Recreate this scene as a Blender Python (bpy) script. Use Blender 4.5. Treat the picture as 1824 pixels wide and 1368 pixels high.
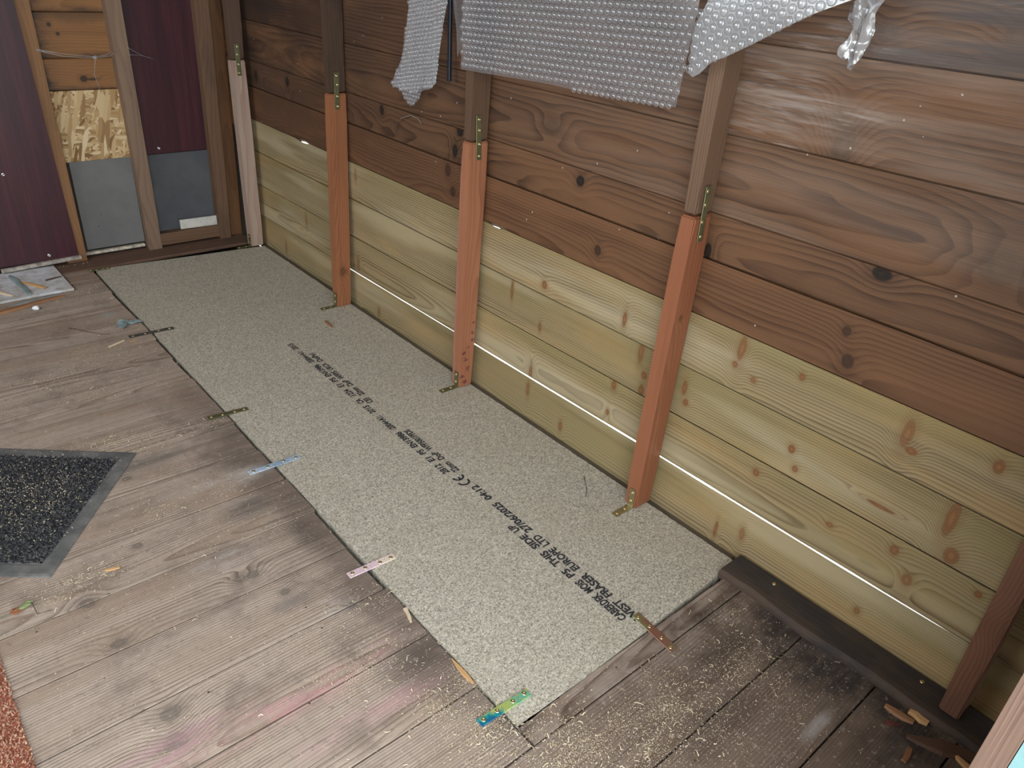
import bpy, bmesh, math, random
from mathutils import Vector, Matrix, noise as mn
import numpy as np

# ------------------------------------------------------------------ scene, camera, light
SC = bpy.context.scene
for o in list(bpy.data.objects):
    bpy.data.objects.remove(o)
COL = SC.collection
CAM_POS = Vector((-1.18283, -2.75932, 1.04783))
CAM_R = ((0.7587033, -0.6479789, 0.0670273), (-0.2750265, -0.4118851, -0.8687411), (0.5905334, 0.6406824, -0.4907099))
cam = bpy.data.cameras.new('camera')
cam.sensor_width = 36.0
cam.lens = 36.0 * 1351.78 / 1824.0
cam.clip_start = 0.02
cam_ob = bpy.data.objects.new('camera', cam)
r, d, f = (Vector(v) for v in CAM_R)
cam_ob.matrix_world = Matrix.Translation(CAM_POS) @ Matrix((r, -d, -f)).transposed().to_4x4()
COL.objects.link(cam_ob)
SC.camera = cam_ob

SC.view_settings.view_transform = 'Standard'
SC.view_settings.look = 'None'
SC.view_settings.gamma = 1.0
SC.view_settings.use_curve_mapping = False
SC.view_settings.exposure = 2.62

world = bpy.data.worlds.new('overcast_sky')
SC.world = world
world.use_nodes = True
bg = world.node_tree.nodes['Background']
bg.inputs[0].default_value = (0.90, 0.96, 1.0, 1)
bg.inputs[1].default_value = 1.0

# daylight portals in the open doorway behind the camera and in an unseen side window added for more light (they guide sampling only and emit nothing)
for nm, sx, sy, loc, rot in (('doorway_portal', 1.55, 1.82, (-1.275, -2.80, 0.91), (math.radians(90), 0, 0)),
                             ('added_window_portal', 0.80, 2.0, (-2.415, -1.05, 1.40), (0, math.radians(-90), 0))):
    pl = bpy.data.lights.new(nm, 'AREA')
    pl.shape = 'RECTANGLE'
    pl.size, pl.size_y = sx, sy
    pl.cycles.is_portal = True
    po = bpy.data.objects.new(nm, pl)
    po.location = loc
    po.rotation_euler = rot
    COL.objects.link(po)
SC.cycles.use_denoising = True
SC.cycles.max_bounces = 6
SC.cycles.diffuse_bounces = 3
SC.cycles.glossy_bounces = 2
SC.cycles.adaptive_threshold = 0.03
SC.cycles.adaptive_min_samples = 16
SC.cycles.transparent_max_bounces = 16
SC.cycles.sample_clamp_indirect = 6.0

random.seed(7)
RNG = np.random.default_rng(11)

# ------------------------------------------------------------------ node helper
class NG:
    def __init__(s, name):
        s.mat = bpy.data.materials.new(name)
        s.mat.use_nodes = True
        s.nt = s.mat.node_tree
        s.nt.nodes.clear()
        s.out = s.nt.nodes.new('ShaderNodeOutputMaterial')
    def put(s, sock, v):
        if isinstance(v, bpy.types.NodeSocket):
            s.nt.links.new(v, sock)
        elif v is not None:
            if sock.type == 'RGBA' and len(v) == 3:
                v = tuple(v) + (1,)
            sock.default_value = v
    def new(s, t, **props):
        n = s.nt.nodes.new(t)
        for k, v in props.items():
            setattr(n, k, v)
        return n
    def m(s, op, a, b=None, c=None, clamp=False):
        n = s.new('ShaderNodeMath', operation=op, use_clamp=clamp)
        for i, v in enumerate((a, b, c)):
            if v is not None:
                s.put(n.inputs[i], v)
        return n.outputs[0]
    def add(s, a, b): return s.m('ADD', a, b)
    def sub(s, a, b): return s.m('SUBTRACT', a, b)
    def mul(s, a, b): return s.m('MULTIPLY', a, b)
    def xyz(s, v):
        n = s.new('ShaderNodeSeparateXYZ')
        s.put(n.inputs[0], v)
        return n.outputs
    def vec(s, x, y, z=0.0):
        n = s.new('ShaderNodeCombineXYZ')
        for i, v in enumerate((x, y, z)):
            s.put(n.inputs[i], v)
        return n.outputs[0]
    def noise(s, v, scale=1.0, detail=2.0, rough=0.5, dist=0.0, dim='3D', col=False):
        n = s.new('ShaderNodeTexNoise', noise_dimensions=dim)
        s.put(n.inputs['Vector'], v)
        s.put(n.inputs['Scale'], scale)
        s.put(n.inputs['Detail'], detail)
        s.put(n.inputs['Roughness'], rough)
        s.put(n.inputs['Distortion'], dist)
        return n.outputs['Color'] if col else n.outputs[0]
    def voro(s, v, scale, feature='F1', rnd=1.0):
        n = s.new('ShaderNodeTexVoronoi', feature=feature)
        s.put(n.inputs['Vector'], v)
        s.put(n.inputs['Scale'], scale)
        s.put(n.inputs['Randomness'], rnd)
        return n
    def mix(s, f, a, b, mode='MIX'):
        n = s.new('ShaderNodeMix', data_type='RGBA', blend_type=mode)
        s.put(n.inputs[0], f)
        s.put(n.inputs[6], a)
        s.put(n.inputs[7], b)
        return n.outputs[2]
    def ramp(s, f, stops, interp='LINEAR'):
        n = s.new('ShaderNodeValToRGB')
        cr = n.color_ramp
        cr.interpolation = interp
        while len(cr.elements) < len(stops):
            cr.elements.new(0.5)
        for e, (p, c) in zip(cr.elements, stops):
            e.position = p
            e.color = (c, c, c, 1) if isinstance(c, (int, float)) else tuple(c) + (1,)
        s.put(n.inputs[0], f)
        return n.outputs[0]
    def sstep(s, v, lo, hi, a=0.0, b=1.0):
        n = s.new('ShaderNodeMapRange', interpolation_type='SMOOTHSTEP')
        s.put(n.inputs[0], v)
        for i, q in enumerate((lo, hi, a, b)):
            s.put(n.inputs[i + 1], q)
        return n.outputs[0]
    def obj(s): return s.new('ShaderNodeTexCoord').outputs['Object']
    def pos(s): return s.new('ShaderNodeNewGeometry').outputs['Position']
    def attr(s, name):
        return s.new('ShaderNodeAttribute', attribute_type='OBJECT', attribute_name=name).outputs['Fac']
    def bump(s, h, strength=0.3, dist=0.002):
        n = s.new('ShaderNodeBump')
        s.put(n.inputs['Height'], h)
        s.put(n.inputs['Strength'], strength)
        s.put(n.inputs['Distance'], dist)
        return n.outputs[0]
    def bsdf(s, col, rough=0.6, metal=0.0, normal=None, spec=0.5, **kw):
        n = s.new('ShaderNodeBsdfPrincipled')
        s.put(n.inputs['Base Color'], col)
        s.put(n.inputs['Roughness'], rough)
        s.put(n.inputs['Metallic'], metal)
        s.put(n.inputs['Specular IOR Level'], spec)
        if normal is not None:
            s.put(n.inputs['Normal'], normal)
        for k, v in kw.items():
            s.put(n.inputs[k], v)
        s.nt.links.new(n.outputs[0], s.out.inputs[0])
        return n
    def ell(s, x, y, cx, cy, rx, ry):          # elliptical distance, 1 on the rim
        a = s.m('DIVIDE', s.sub(x, cx), rx)
        b = s.m('DIVIDE', s.sub(y, cy), ry)
        return s.m('SQRT', s.add(s.mul(a, a), s.mul(b, b)))

def wood_mat(name, light, dark, K=210.0, contrast=0.75, knots=(), knot_col=(0.10, 0.045, 0.02), core=0.05, wob=0.8,
             blotch=None, blotch_amt=0.0, blotch_scale=5.0, sawn=0.25, rough=0.62, bump=0.25, ends=None, extra=None, spec=0.35,
             low=0.9, tint=None, world_knots=False, thin=False, ribs=0.0, early=False):
    """Timber: local X runs along the grain, Y across, Z out of the face. knots = (x, y, rx, ry, darkness)."""
    g = NG(name)
    co = g.obj()
    x, y, z = g.xyz(co)
    seed = g.attr('seed')
    xs = g.add(x, g.mul(seed, 3.17))
    n1 = g.noise(g.vec(g.mul(xs, low), g.add(g.mul(y, 2.2), g.mul(seed, 9.1)), g.add(g.mul(z, 2.0), seed)), 1.0, 1.0)
    n2 = g.noise(g.vec(g.mul(xs, 4.5), g.mul(y, 16.0), g.add(g.mul(z, 16.0), seed)), 1.0, 2.0)
    v0 = g.mul(g.sub(g.m('FRACT', g.mul(seed, 1.618)), 0.5), 0.10)
    dv = g.sub(y, v0)
    c = g.add(g.mul(n1, 2.6 * core), 0.012)
    zz = g.add(z, c)
    fld = g.mul(g.m('SQRT', g.add(g.mul(dv, dv), g.mul(zz, zz))), K)
    fld = g.add(fld, g.mul(n2, wob * 2.0))
    kmask = None
    kdark = None
    halo = None
    kX, kY = (x, y) if not world_knots else tuple(g.xyz(g.pos())[:2])
    for (kx, ky, rx, ry, kd) in knots:
        wx = g.add(kX, g.mul(g.sub(n2, 0.5), rx * 0.8))
        dd = g.ell(wx, kY, kx, ky, rx, ry)
        e = g.m('EXPONENT', g.mul(g.mul(dd, dd), -0.16))
        fld = g.add(fld, g.mul(e, min(5.0, max(rx, ry) * K * 0.9)))
        mk = g.mul(g.sstep(dd, 1.15, 0.80), kd)
        kmask = mk if kmask is None else g.m('MAXIMUM', kmask, mk)
        rg = g.mul(g.sstep(dd, 1.15, 0.80), g.add(g.mul(g.m('SINE', g.mul(dd, 9.0)), 0.22), g.sstep(dd, 1.05, 0.5, 0.35, 0.78)))
        kdark = rg if kdark is None else g.m('MAXIMUM', kdark, rg)
        hl = g.sstep(dd, 2.6, 1.0)
        halo = hl if halo is None else g.m('MAXIMUM', halo, hl)
    ring = g.m('FRACT', fld)
    ringd = g.ramp(ring, [(0.0, 0.04), (0.40, 0.16), (0.70, 0.55), (0.86, 1.0), (0.95, 0.9), (1.0, 0.05)] if thin else [(0.0, 0.10), (0.45, 0.28), (0.80, 0.85), (0.93, 1.0), (1.0, 0.10)])
    fib = g.noise(g.vec(g.mul(xs, 7.0), g.mul(y, 420.0), g.mul(z, 420.0)), 1.0, 2.0, 0.6)
    stre = g.noise(g.vec(g.mul(xs, 1.6), g.mul(y, 45.0), g.add(g.mul(z, 45.0), seed)), 1.0, 2.0, 0.6)
    amt = g.mul(g.sstep(stre, 0.25, 0.75, 0.5, 1.0), contrast)
    fac = g.mul(ringd, amt)
    fac = g.m('ADD', fac, g.mul(g.sub(fib, 0.5), sawn), clamp=True)
    if ribs:                                     # sawn ribbing along the board
        rb = g.m('SINE', g.add(g.mul(y, 2 * math.pi / 0.0030), g.mul(n2, 3.0)))
        fac = g.m('ADD', fac, g.mul(rb, g.mul(g.sstep(n1, 0.35, 0.6), ribs)), clamp=True)
    col = g.mix(fac, light, dark)
    col = g.mix(g.mul(g.sstep(stre, 0.52, 0.72), 0.32 * contrast), col, tuple(k * 0.8 for k in dark))
    big = g.noise(g.vec(g.mul(xs, 1.3), g.mul(y, 9.0), seed), 1.0, 3.0, 0.55)
    col = g.mix(g.sstep(big, 0.3, 0.75, 0.0, 0.35), col, g.mix(0.55, light, dark))
    if tint:                                     # (colour, amount): broad colour drift along the board
        tn = g.noise(g.vec(g.mul(xs, 2.3), g.mul(y, 12.0), g.add(seed, 4.0)), 1.0, 2.0)
        col = g.mix(g.mul(g.sstep(tn, 0.45, 0.7), tint[1]), col, tint[0])
    if blotch:
        bl = g.noise(g.vec(g.mul(xs, 0.5), y, g.add(z, g.mul(seed, 2.0))), blotch_scale, 5.0, 0.62)
        col = g.mix(g.mul(g.sstep(bl, 0.5, 0.72), blotch_amt), col, blotch)
    h = g.noise(g.vec(g.mul(xs, 7.0), g.mul(y, 420.0), g.mul(z, 420.0)), 1.0, 1.0, 0.6)
    if extra and early:                          # surface treatment that lies under the knots' own colour
        col = extra(g, col, x, y, z, seed)
    if kmask is not None:
        col = g.mix(g.mul(halo, 0.30), col, g.mix(0.5, dark, knot_col))
        kc = g.mix(kdark, tuple(k * 0.30 for k in knot_col), knot_col)
        col = g.mix(kmask, col, kc)
    if ends:                                     # stained board ends: (x0, x1, colour, amount)
        for (x0, x1, ecol, ea) in ends:
            em = g.mul(g.sstep(g.add(x, g.mul(g.sub(big, 0.5), 0.10)), x0, x1), ea)
            col = g.mix(em, col, ecol)
    if extra and not early:
        col = extra(g, col, x, y, z, seed)
    g.bsdf(col, rough, 0.0, g.bump(h, bump, 0.0012), spec)
    return g.mat

# ------------------------------------------------------------------ mesh helpers
def link(name, me, mat=None, parent=None, seed=None):
    o = bpy.data.objects.new(name, me)
    COL.objects.link(o)
    if mat is not None and len(me.materials) == 0:
        me.materials.append(mat)
    if parent is not None:
        o.parent = parent
    o['seed'] = float(seed) if seed is not None else round(random.uniform(0, 10), 3)
    return o

def tag(o, label, cat, group=None, kind=None):
    o['label'] = label
    o['category'] = cat
    if group: o['group'] = group
    if kind: o['kind'] = kind
    return o

def empty(name, loc=(0, 0, 0), rot=None):
    o = bpy.data.objects.new(name, None)
    o.empty_display_size = 0.05
    COL.objects.link(o)
    o.matrix_world = Matrix.Translation(Vector(loc)) @ (rot.to_4x4() if rot else Matrix.Identity(4))
    return o

def mesh_from(name, verts, faces, smooth=False):
    me = bpy.data.meshes.new(name)
    me.from_pydata([tuple(v) for v in verts], [], faces)
    me.update()
    if smooth:
        me.polygons.foreach_set('use_smooth', [True] * len(me.polygons))
    return me

def bm_mesh(name, bm, smooth=False):
    bmesh.ops.recalc_face_normals(bm, faces=bm.faces)
    me = bpy.data.meshes.new(name)
    bm.to_mesh(me)
    bm.free()
    if smooth:
        me.polygons.foreach_set('use_smooth', [True] * len(me.polygons))
    return me

def setmw(o, mw):
    """world matrix for an object, parented or not"""
    if o.parent is not None:
        o.matrix_parent_inverse = Matrix.Identity(4)
        o.matrix_local = o.parent.matrix_world.inverted() @ mw
    else:
        o.matrix_world = mw

def axes(X, Y, Z, loc):
    return Matrix.Translation(Vector(loc)) @ Matrix((X, Y, Z)).transposed().to_4x4()

AX_RIGHT = ((0, -1, 0), (0, 0, 1), (-1, 0, 0))    # boards of the right wall: X to the door, Y up, Z into the room
AX_BACK = ((1, 0, 0), (0, 0, 1), (0, -1, 0))      # boards of the end wall
AX_FLOOR = ((1, 0, 0), (0, 1, 0), (0, 0, 1))
AX_POST = ((0, 0, 1), (-1, 0, 0), (0, -1, 0))     # upright timber: X up, Z to the door

def board_mesh(name, xs, lo, hi, t, ch=0.0015, cut_lo=0.0, cut_hi=0.0, zoff=None, lip=None):
    """A board along local X with edges lo(x), hi(x); front at z=0, back at z=-t, chamfered front edges."""
    vs, fs = [], []
    m = 10 if lip else 6
    for x in xs:
        a, b = lo(x), hi(x)
        q = zoff(x) if zoff else 0.0
        vs += [(x, a, q - ch), (x, a + ch, q), (x, b - ch, q), (x, b, q - ch), (x, b + cut_hi, q - t)]
        if lip:                                    # lap that covers the joint below from outside
            e = lip(x)
            vs += [(x, a + 0.03, q - t), (x, a + 0.03, q - t - 0.004), (x, a - e, q - t - 0.004), (x, a - e, q - t - 0.0004)]
        vs += [(x, a + cut_lo, q - t - (0.0004 if lip else 0))]
    n = len(xs)
    for i in range(n - 1):
        for k in range(m):
            p, q = i * m + k, i * m + (k + 1) % m
            fs.append((p, p + m, q + m, q))
    fs.append(tuple(range(m)))
    fs.append(tuple(range((n - 1) * m + m - 1, (n - 1) * m - 1, -1)))
    me = mesh_from(name, vs, fs)
    bm = bmesh.new(); bm.from_mesh(me)
    bmesh.ops.recalc_face_normals(bm, faces=bm.faces)
    bm.to_mesh(me); bm.free()
    return me

def box_mesh(name, lo, hi, bev=0.0, seg=1):
    bm = bmesh.new()
    bmesh.ops.create_cube(bm, size=1.0)
    for v in bm.verts:
        v.co = Vector([lo[i] + (v.co[i] + 0.5) * (hi[i] - lo[i]) for i in range(3)])
    if bev > 0:
        bmesh.ops.bevel(bm, geom=list(bm.edges), offset=bev, segments=seg, affect='EDGES')
    return bm_mesh(name, bm)

def prism(name, bottom, top, mat, parent=None, bev=0.0025, seed=None, rag=0.0, nseg=6):
    """Upright timber from four bottom and four top world corners (same order); local X runs up the grain."""
    o0 = sum((Vector(p) for p in bottom), Vector()) / 4
    mw = axes(*AX_POST, o0)
    inv = mw.inverted()
    bm = bmesh.new()
    rings = []
    for k in range(nseg + 1):
        t = k / nseg
        rg = []
        for b, c in zip(bottom, top):
            p = Vector(b).lerp(Vector(c), t)
            if 0 < k < nseg and rag:
                p += Vector((random.uniform(-rag, rag), random.uniform(-rag, rag), 0))
            rg.append(bm.verts.new(inv @ p))
        rings.append(rg)
    for a, b in zip(rings, rings[1:]):
        for i in range(4):
            bm.faces.new((a[i], a[(i + 1) % 4], b[(i + 1) % 4], b[i]))
    bm.faces.new(rings[0]); bm.faces.new(rings[-1])
    bm.edges.index_update()
    eds = [e for e in bm.edges if abs((e.verts[0].co - e.verts[1].co).normalized().x) > 0.7 or all(v in rings[0] for v in e.verts) or all(v in rings[-1] for v in e.verts)]
    if bev:
        bmesh.ops.bevel(bm, geom=eds, offset=bev, segments=2, affect='EDGES')
    o = link(name, bm_mesh(name, bm), mat, parent, seed)
    setmw(o, mw)
    return o

def lathe_mesh(name, prof, n=14, smooth=True):
    vs, fs = [], []
    for (rr, zz) in prof:
        for i in range(n):
            a = 2 * math.pi * i / n
            vs.append((rr * math.cos(a), rr * math.sin(a), zz))
    for j in range(len(prof) - 1):
        for i in range(n):
            fs.append((j * n + i, j * n + (i + 1) % n, (j + 1) * n + (i + 1) % n, (j + 1) * n + i))
    fs.append(tuple(range((len(prof) - 1) * n, len(prof) * n)))
    return mesh_from(name, vs, fs, smooth)

def tube_mesh(name, pts, rad, n=5):
    vs, fs = [], []
    pts = [Vector(p) for p in pts]
    for i, p in enumerate(pts):
        t = (pts[min(i + 1, len(pts) - 1)] - pts[max(i - 1, 0)]).normalized()
        a = t.orthogonal().normalized(); b = t.cross(a)
        rr = rad[i] if isinstance(rad, (list, tuple)) else rad
        for k in range(n):
            an = 2 * math.pi * k / n
            vs.append(p + (a * math.cos(an) + b * math.sin(an)) * rr)
    for i in range(len(pts) - 1):
        for k in range(n):
            fs.append((i * n + k, i * n + (k + 1) % n, (i + 1) * n + (k + 1) % n, (i + 1) * n + k))
    fs.append(tuple(range(n))[::-1]); fs.append(tuple(range((len(pts) - 1) * n, len(pts) * n)))
    return mesh_from(name, vs, fs, True)

def poly_grid(poly, step):
    """polygon in the XY plane cut by a square grid -> bmesh"""
    bm = bmesh.new()
    bm.faces.new([bm.verts.new((p[0], p[1], 0)) for p in poly])
    xs = [p[0] for p in poly]; ys = [p[1] for p in poly]
    for axis, (a, b) in ((0, (min(xs), max(xs))), (1, (min(ys), max(ys)))):
        k = math.ceil((a + 1e-5) / step)
        while k * step < b - 1e-5:
            co = [0, 0, 0]; no = [0, 0, 0]
            co[axis] = k * step; no[axis] = 1
            bmesh.ops.bisect_plane(bm, geom=list(bm.verts) + list(bm.edges) + list(bm.faces), plane_co=co, plane_no=no)
            k += 1
    return bm

def inside(poly, x, y):
    c = False
    j = len(poly) - 1
    for i in range(len(poly)):
        (xi, yi), (xj, yj) = poly[i][:2], poly[j][:2]
        if (yi > y) != (yj > y) and x < (xj - xi) * (y - yi) / (yj - yi) + xi:
            c = not c
        j = i
    return c

def plain_mat(name, col, rough=0.5, metal=0.0, nscale=None, namt=0.15, spec=0.5, bump=0.0):
    g = NG(name)
    c = col
    nrm = None
    if nscale:
        nn = g.noise(g.obj(), nscale, 4.0, 0.6)
        c = g.mix(g.sstep(nn, 0.3, 0.7), tuple(k * (1 - namt) for k in col), tuple(min(1, k * (1 + namt)) for k in col))
        if bump:
            nrm = g.bump(nn, bump, 0.001)
    g.bsdf(c, rough, metal, nrm, spec)
    return g.mat

# ------------------------------------------------------------------ setting: right wall of horizontal boards
Y0 = 0.20                                         # far end of the right wall boards (local x = Y0 - world y)
U = lambda y: Y0 - y
LINES = [(-0.03, 0.0), (0.1082, -0.00483), (0.2269, -0.00333), (0.3526, 0.00206), (0.4662, 0.00018), (0.5807, 0.00077),
         (0.669, 0.0023), (0.797, -0.0032), (0.952, 0.0), (1.10, 0.0), (1.25, 0.0), (1.40, 0.0), (1.55, 0.0), (1.70, 0.0), (1.86, 0.0)]
def zline(k, u):
    a, b = LINES[k]
    y = Y0 - u
    return a + b * y + 0.0012 * mn.noise(Vector((u * 2.1, k * 7.3, 0)))
def gap(k, u):
    """half width of the open joint at line k"""
    y = Y0 - u
    if k == 1:
        w = 0.0068 if y < -1.3 else (0.0056 if y < -0.62 else 0.0024)
        if y < -2.42: w = max(0.0012, 0.0068 - (-2.42 - y) * 0.018)
        return 0.5 * w * (0.85 + 0.3 * mn.noise(Vector((u * 9, 3, 1))))
    if k == 2:
        return 0.0011
    if k == 3:
        return 0.0016
    if k == 4:
        w = 0.0009
        for c, sg, hgt in ((-0.36, 0.045, 0.0045), (-1.375, 0.03, 0.0032)):
            w += hgt * max(0.0, 1 - ((y - c) / sg) ** 2)
        return w
    if k == 5:
        return 0.0021
    return 0.0012
def lip_len(k, u):
    """how far the lap of board k reaches below its lower edge"""
    y = Y0 - u
    if k == 4 and (abs(y + 0.36) < 0.05 or abs(y + 1.375) < 0.035): return 0.0
    if k == 2 and -0.56 < y < -0.03: return 0.0
    if k == 0: return 0.0
    return 0.020

LIGHT = (0.335, 0.262, 0.142); LIGHT_D = (0.085, 0.050, 0.020)
def light_extra(g, col, x, y, z, seed):
    gr = g.noise(g.vec(g.mul(x, 1.1), g.mul(y, 7.0), g.add(seed, 2.0)), 1.0, 3.0)
    # olive preservative, heavier along the upper edge
    up = g.sstep(g.add(y, g.mul(g.sub(gr, 0.5), 0.13)), 0.062, 0.108)
    col = g.mix(g.mul(up, 0.50), col, g.mix(0.5, col, (0.19, 0.15, 0.045)))
    col = g.mix(g.mul(g.sstep(gr, 0.5, 0.72), 0.45), col, (0.235, 0.195, 0.08))
    pale = g.noise(g.vec(g.mul(x, 1.5), g.mul(y, 13.0), g.add(seed, 7.0)), 1.0, 3.0)
    return g.mix(g.mul(g.sstep(pale, 0.48, 0.70), 0.55), col, g.mix(0.6, col, (0.54, 0.475, 0.325)))

def K(y, z, k, ry, rz, dk=1.0):                  # world knot -> board coordinates (y centre = line k)
    return (U(y), z - LINES[k][0], ry, rz, dk)
PK = (0.25, 0.105, 0.036)
light_knots = {
    0: [K(-1.538, 0.080, 0, .006, .020, .7), K(-1.665, .034, 0, .006, .014, .8), K(-2.14, .03, 0, .004, .02, .9), K(-2.199, .057, 0, .006, .016, .6),
        K(-0.82, .022, 0, .007, .014, .6), K(-0.17, .038, 0, .006, .02, .7), K(-2.45, .05, 0, .006, .008, .7)],
    1: [K(-1.541, .128, 1, .006, .022, .75), K(-1.813, .222, 1, .007, .012, .9), K(-1.807, .146, 1, .005, .008, .8), K(-2.193, .207, 1, .007, .008, .9),
        K(-2.469, .209, 1, .008, .010, .8), K(-2.504, .168, 1, .009, .012, .7), K(-2.355, .187, 1, .007, .006, .7), K(-2.605, .215, 1, .006, .006, .9),
        K(-0.70, .147, 1, .007, .02, .6), K(-0.35, .19, 1, .006, .02, .5)],
    2: [K(-1.4495, .322, 2, .005, .026, .8), K(-1.873, .332, 2, .007, .028, .75), K(-1.891, .2825, 2, .008, .009, .9), K(-1.889, .245, 2, .007, .014, .9),
        K(-1.559, .264, 2, .005, .012, .8), K(-1.996, .302, 2, .006, .016, .8), K(-2.006, .272, 2, .006, .008, .9), K(-2.247, .292, 2, .007, .009, .95),
        K(-2.263, .257, 2, .006, .007, .8), K(-2.528, .316, 2, .009, .034, .8), K(-2.422, .273, 2, .026, .0035, .95), K(-2.549, .254, 2, .012, .016, .8)],
    3: [K(-1.563, .3765, 3, .009, .010, .85), K(-1.816, .386, 3, .006, .018, .85), K(-2.102, .438, 3, .008, .026, .75), K(-2.096, .402, 3, .006, .007, .8),
        K(-2.14, .388, 3, .006, .006, .7), K(-2.228, .436, 3, .006, .007, .9), K(-2.4215, .4216, 3, .009, .026, .7), K(-2.4356, .396, 3, .010, .007, .9),
        K(-2.557, .435, 3, .008, .012, .85), K(-0.70, .43, 3, .006, .016, .6)],
}
DARKC = (0.155, 0.080, 0.040); DARK_D = (0.034, 0.015, 0.009)
def dark_extra(k):
    def fn(g, col, x, y, z, seed):
        # soot-black mould towards the far corner, bleached scuffs towards the door
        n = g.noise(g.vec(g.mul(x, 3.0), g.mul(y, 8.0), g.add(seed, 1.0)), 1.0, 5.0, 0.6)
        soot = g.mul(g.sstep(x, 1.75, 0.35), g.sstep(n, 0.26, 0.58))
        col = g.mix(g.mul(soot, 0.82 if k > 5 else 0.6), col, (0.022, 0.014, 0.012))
        if k >= 6:
            gn = g.noise(g.vec(g.mul(x, 2.0), g.mul(y, 22.0), g.add(seed, 5.0)), 1.0, 4.0, 0.65)
            gm = g.mul(g.sstep(x, 1.3, 2.3), g.sstep(gn, 0.34, 0.66))
            col = g.mix(g.mul(gm, 0.62 if k > 6 else 0.35), col, g.mix(0.6, col, (0.31, 0.235, 0.185)))
        if k in (7, 8):
            sc = g.noise(g.vec(g.mul(x, 6.0), g.mul(y, 90.0), g.add(seed, 3.0)), 1.0, 4.0, 0.72)
            sb = g.noise(g.vec(g.mul(x, 3.0), g.mul(y, 9.0), g.add(seed, 8.0)), 1.0, 3.0)
            sm = g.mul(g.mul(g.sstep(x, 1.9, 2.5), g.sstep(sb, 0.45, 0.6)), g.sstep(sc, 0.46, 0.62))
            col = g.mix(g.mul(sm, 0.6), col, (0.38, 0.33, 0.30))
        if k == 8:
            bn = g.noise(g.vec(g.mul(x, 2.5), g.mul(y, 30.0), seed), 1.0, 5.0, 0.65)
            col = g.mix(g.mul(g.mul(g.sstep(x, 2.30, 2.45), g.sstep(bn, 0.40, 0.58)), 0.8), col, (0.075, 0.062, 0.06))
        if k == 4:
            col = g.mix(0.18, col, (0.20, 0.085, 0.035))
        # small white paint specks
        v = g.voro(g.vec(g.mul(x, 1.0), g.mul(y, 1.0), seed), 60.0)
        r1 = g.xyz(v.outputs['Color'])[0]
        sp = g.mul(g.m('LESS_THAN', v.outputs['Distance'], 0.11), g.m('GREATER_THAN', r1, 0.95))
        return g.mix(g.mul(sp, 0.6), col, (0.6, 0.57, 0.55))
    return fn
dark_knots = {
    4: [K(-2.28, .546, 4, .008, .009), K(-2.2945, .497, 4, .011, .013), K(-1.715, .509, 4, .010, .012), K(-1.1705, .555, 4, .012, .017), K(-1.192, .505, 4, .011, .013)],
    5: [K(-1.986, .592, 5, .008, .016), K(-2.304, .655, 5, .016, .011), K(-0.856, .649, 5, .010, .014), K(-1.197, .611, 5, .010, .015), K(-0.279, .6385, 5, .012, .016), K(-0.039, .624, 5, .012, .018), K(-1.64, .64, 5, .012, .012), K(-1.215, .661, 5, .014, .013)],
    6: [K(-2.457, .7176, 6, .028, .026, .55), K(-1.5428, .7344, 6, .02, .012, .3), K(-1.0, .73, 6, .02, .012, .4)],
    7: [K(-2.188, .822, 7, .016, .034, .7), K(-2.17, .862, 7, .012, .02, .35), K(-1.62, .89, 7, .02, .012, .5), K(-0.128, .85, 7, .03, .02, .8)],
    8: [K(-2.206, .990, 8, .014, .016, .75), K(-2.376, 1.0026, 8, .016, .016, .75), K(-1.0, 1.03, 8, .03, .02, .6)],
}
wall_right = empty('wall_right', (0, Y0, 0))
wall_right['kind'] = 'structure'
for k in range(len(LINES) - 1):
    z0 = LINES[k][0]
    new = k < 4
    us = np.linspace(0, 3.04, 61 if k > 3 else 181).tolist()
    lo = lambda u, k=k, z0=z0: zline(k, u) + gap(k, u) - z0 + (max(0.0, min(1.0, (u - U(-2.69)) / 0.04)) * 0.052 if k == 0 else 0.0)
    hi = lambda u, k=k, z0=z0: zline(k + 1, u) - gap(k + 1, u) - z0
    t = 0.012
    me = board_mesh('cladding_board', us, lo, hi, t, 0.0008,
                    cut_lo=-0.0115, cut_hi=-0.0115, lip=(None if k == 1 else (lambda u, k=k: lip_len(k, u))),
                    zoff=lambda u, k=k: 0.0012 * mn.noise(Vector((u * 0.8, k * 3.1, 5))))
    if new:
        mt = wood_mat('treated_pine_%d' % k, LIGHT, LIGHT_D, K=190, contrast=0.95, thin=True, ribs=0.10, early=True, knots=light_knots[k], knot_col=PK, core=0.035, wob=0.9,
                      sawn=0.42, rough=0.68, bump=0.35, extra=light_extra, tint=((0.42, 0.27, 0.11), 0.45))
    elif k > 9:
        pass
    else:
        mt = wood_mat('old_brown_board_%d' % k, DARKC, DARK_D, K=(165 if k < 6 else 125), contrast=1.0, knots=dark_knots.get(k, []), knot_col=(0.022, 0.014, 0.010) if k < 6 else (0.085, 0.05, 0.03),
                      core=0.05, wob=1.1, sawn=0.35, rough=0.55, bump=0.4, extra=dark_extra(k), tint=((0.19, 0.092, 0.044), 0.6), low=0.8)
    o = link('cladding_board', me, mt, wall_right, seed=1.37 * k + 0.4)
    setmw(o, axes(*AX_RIGHT, (0.0004 * ((k * 7) % 3 - 1), Y0, z0)))

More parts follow.
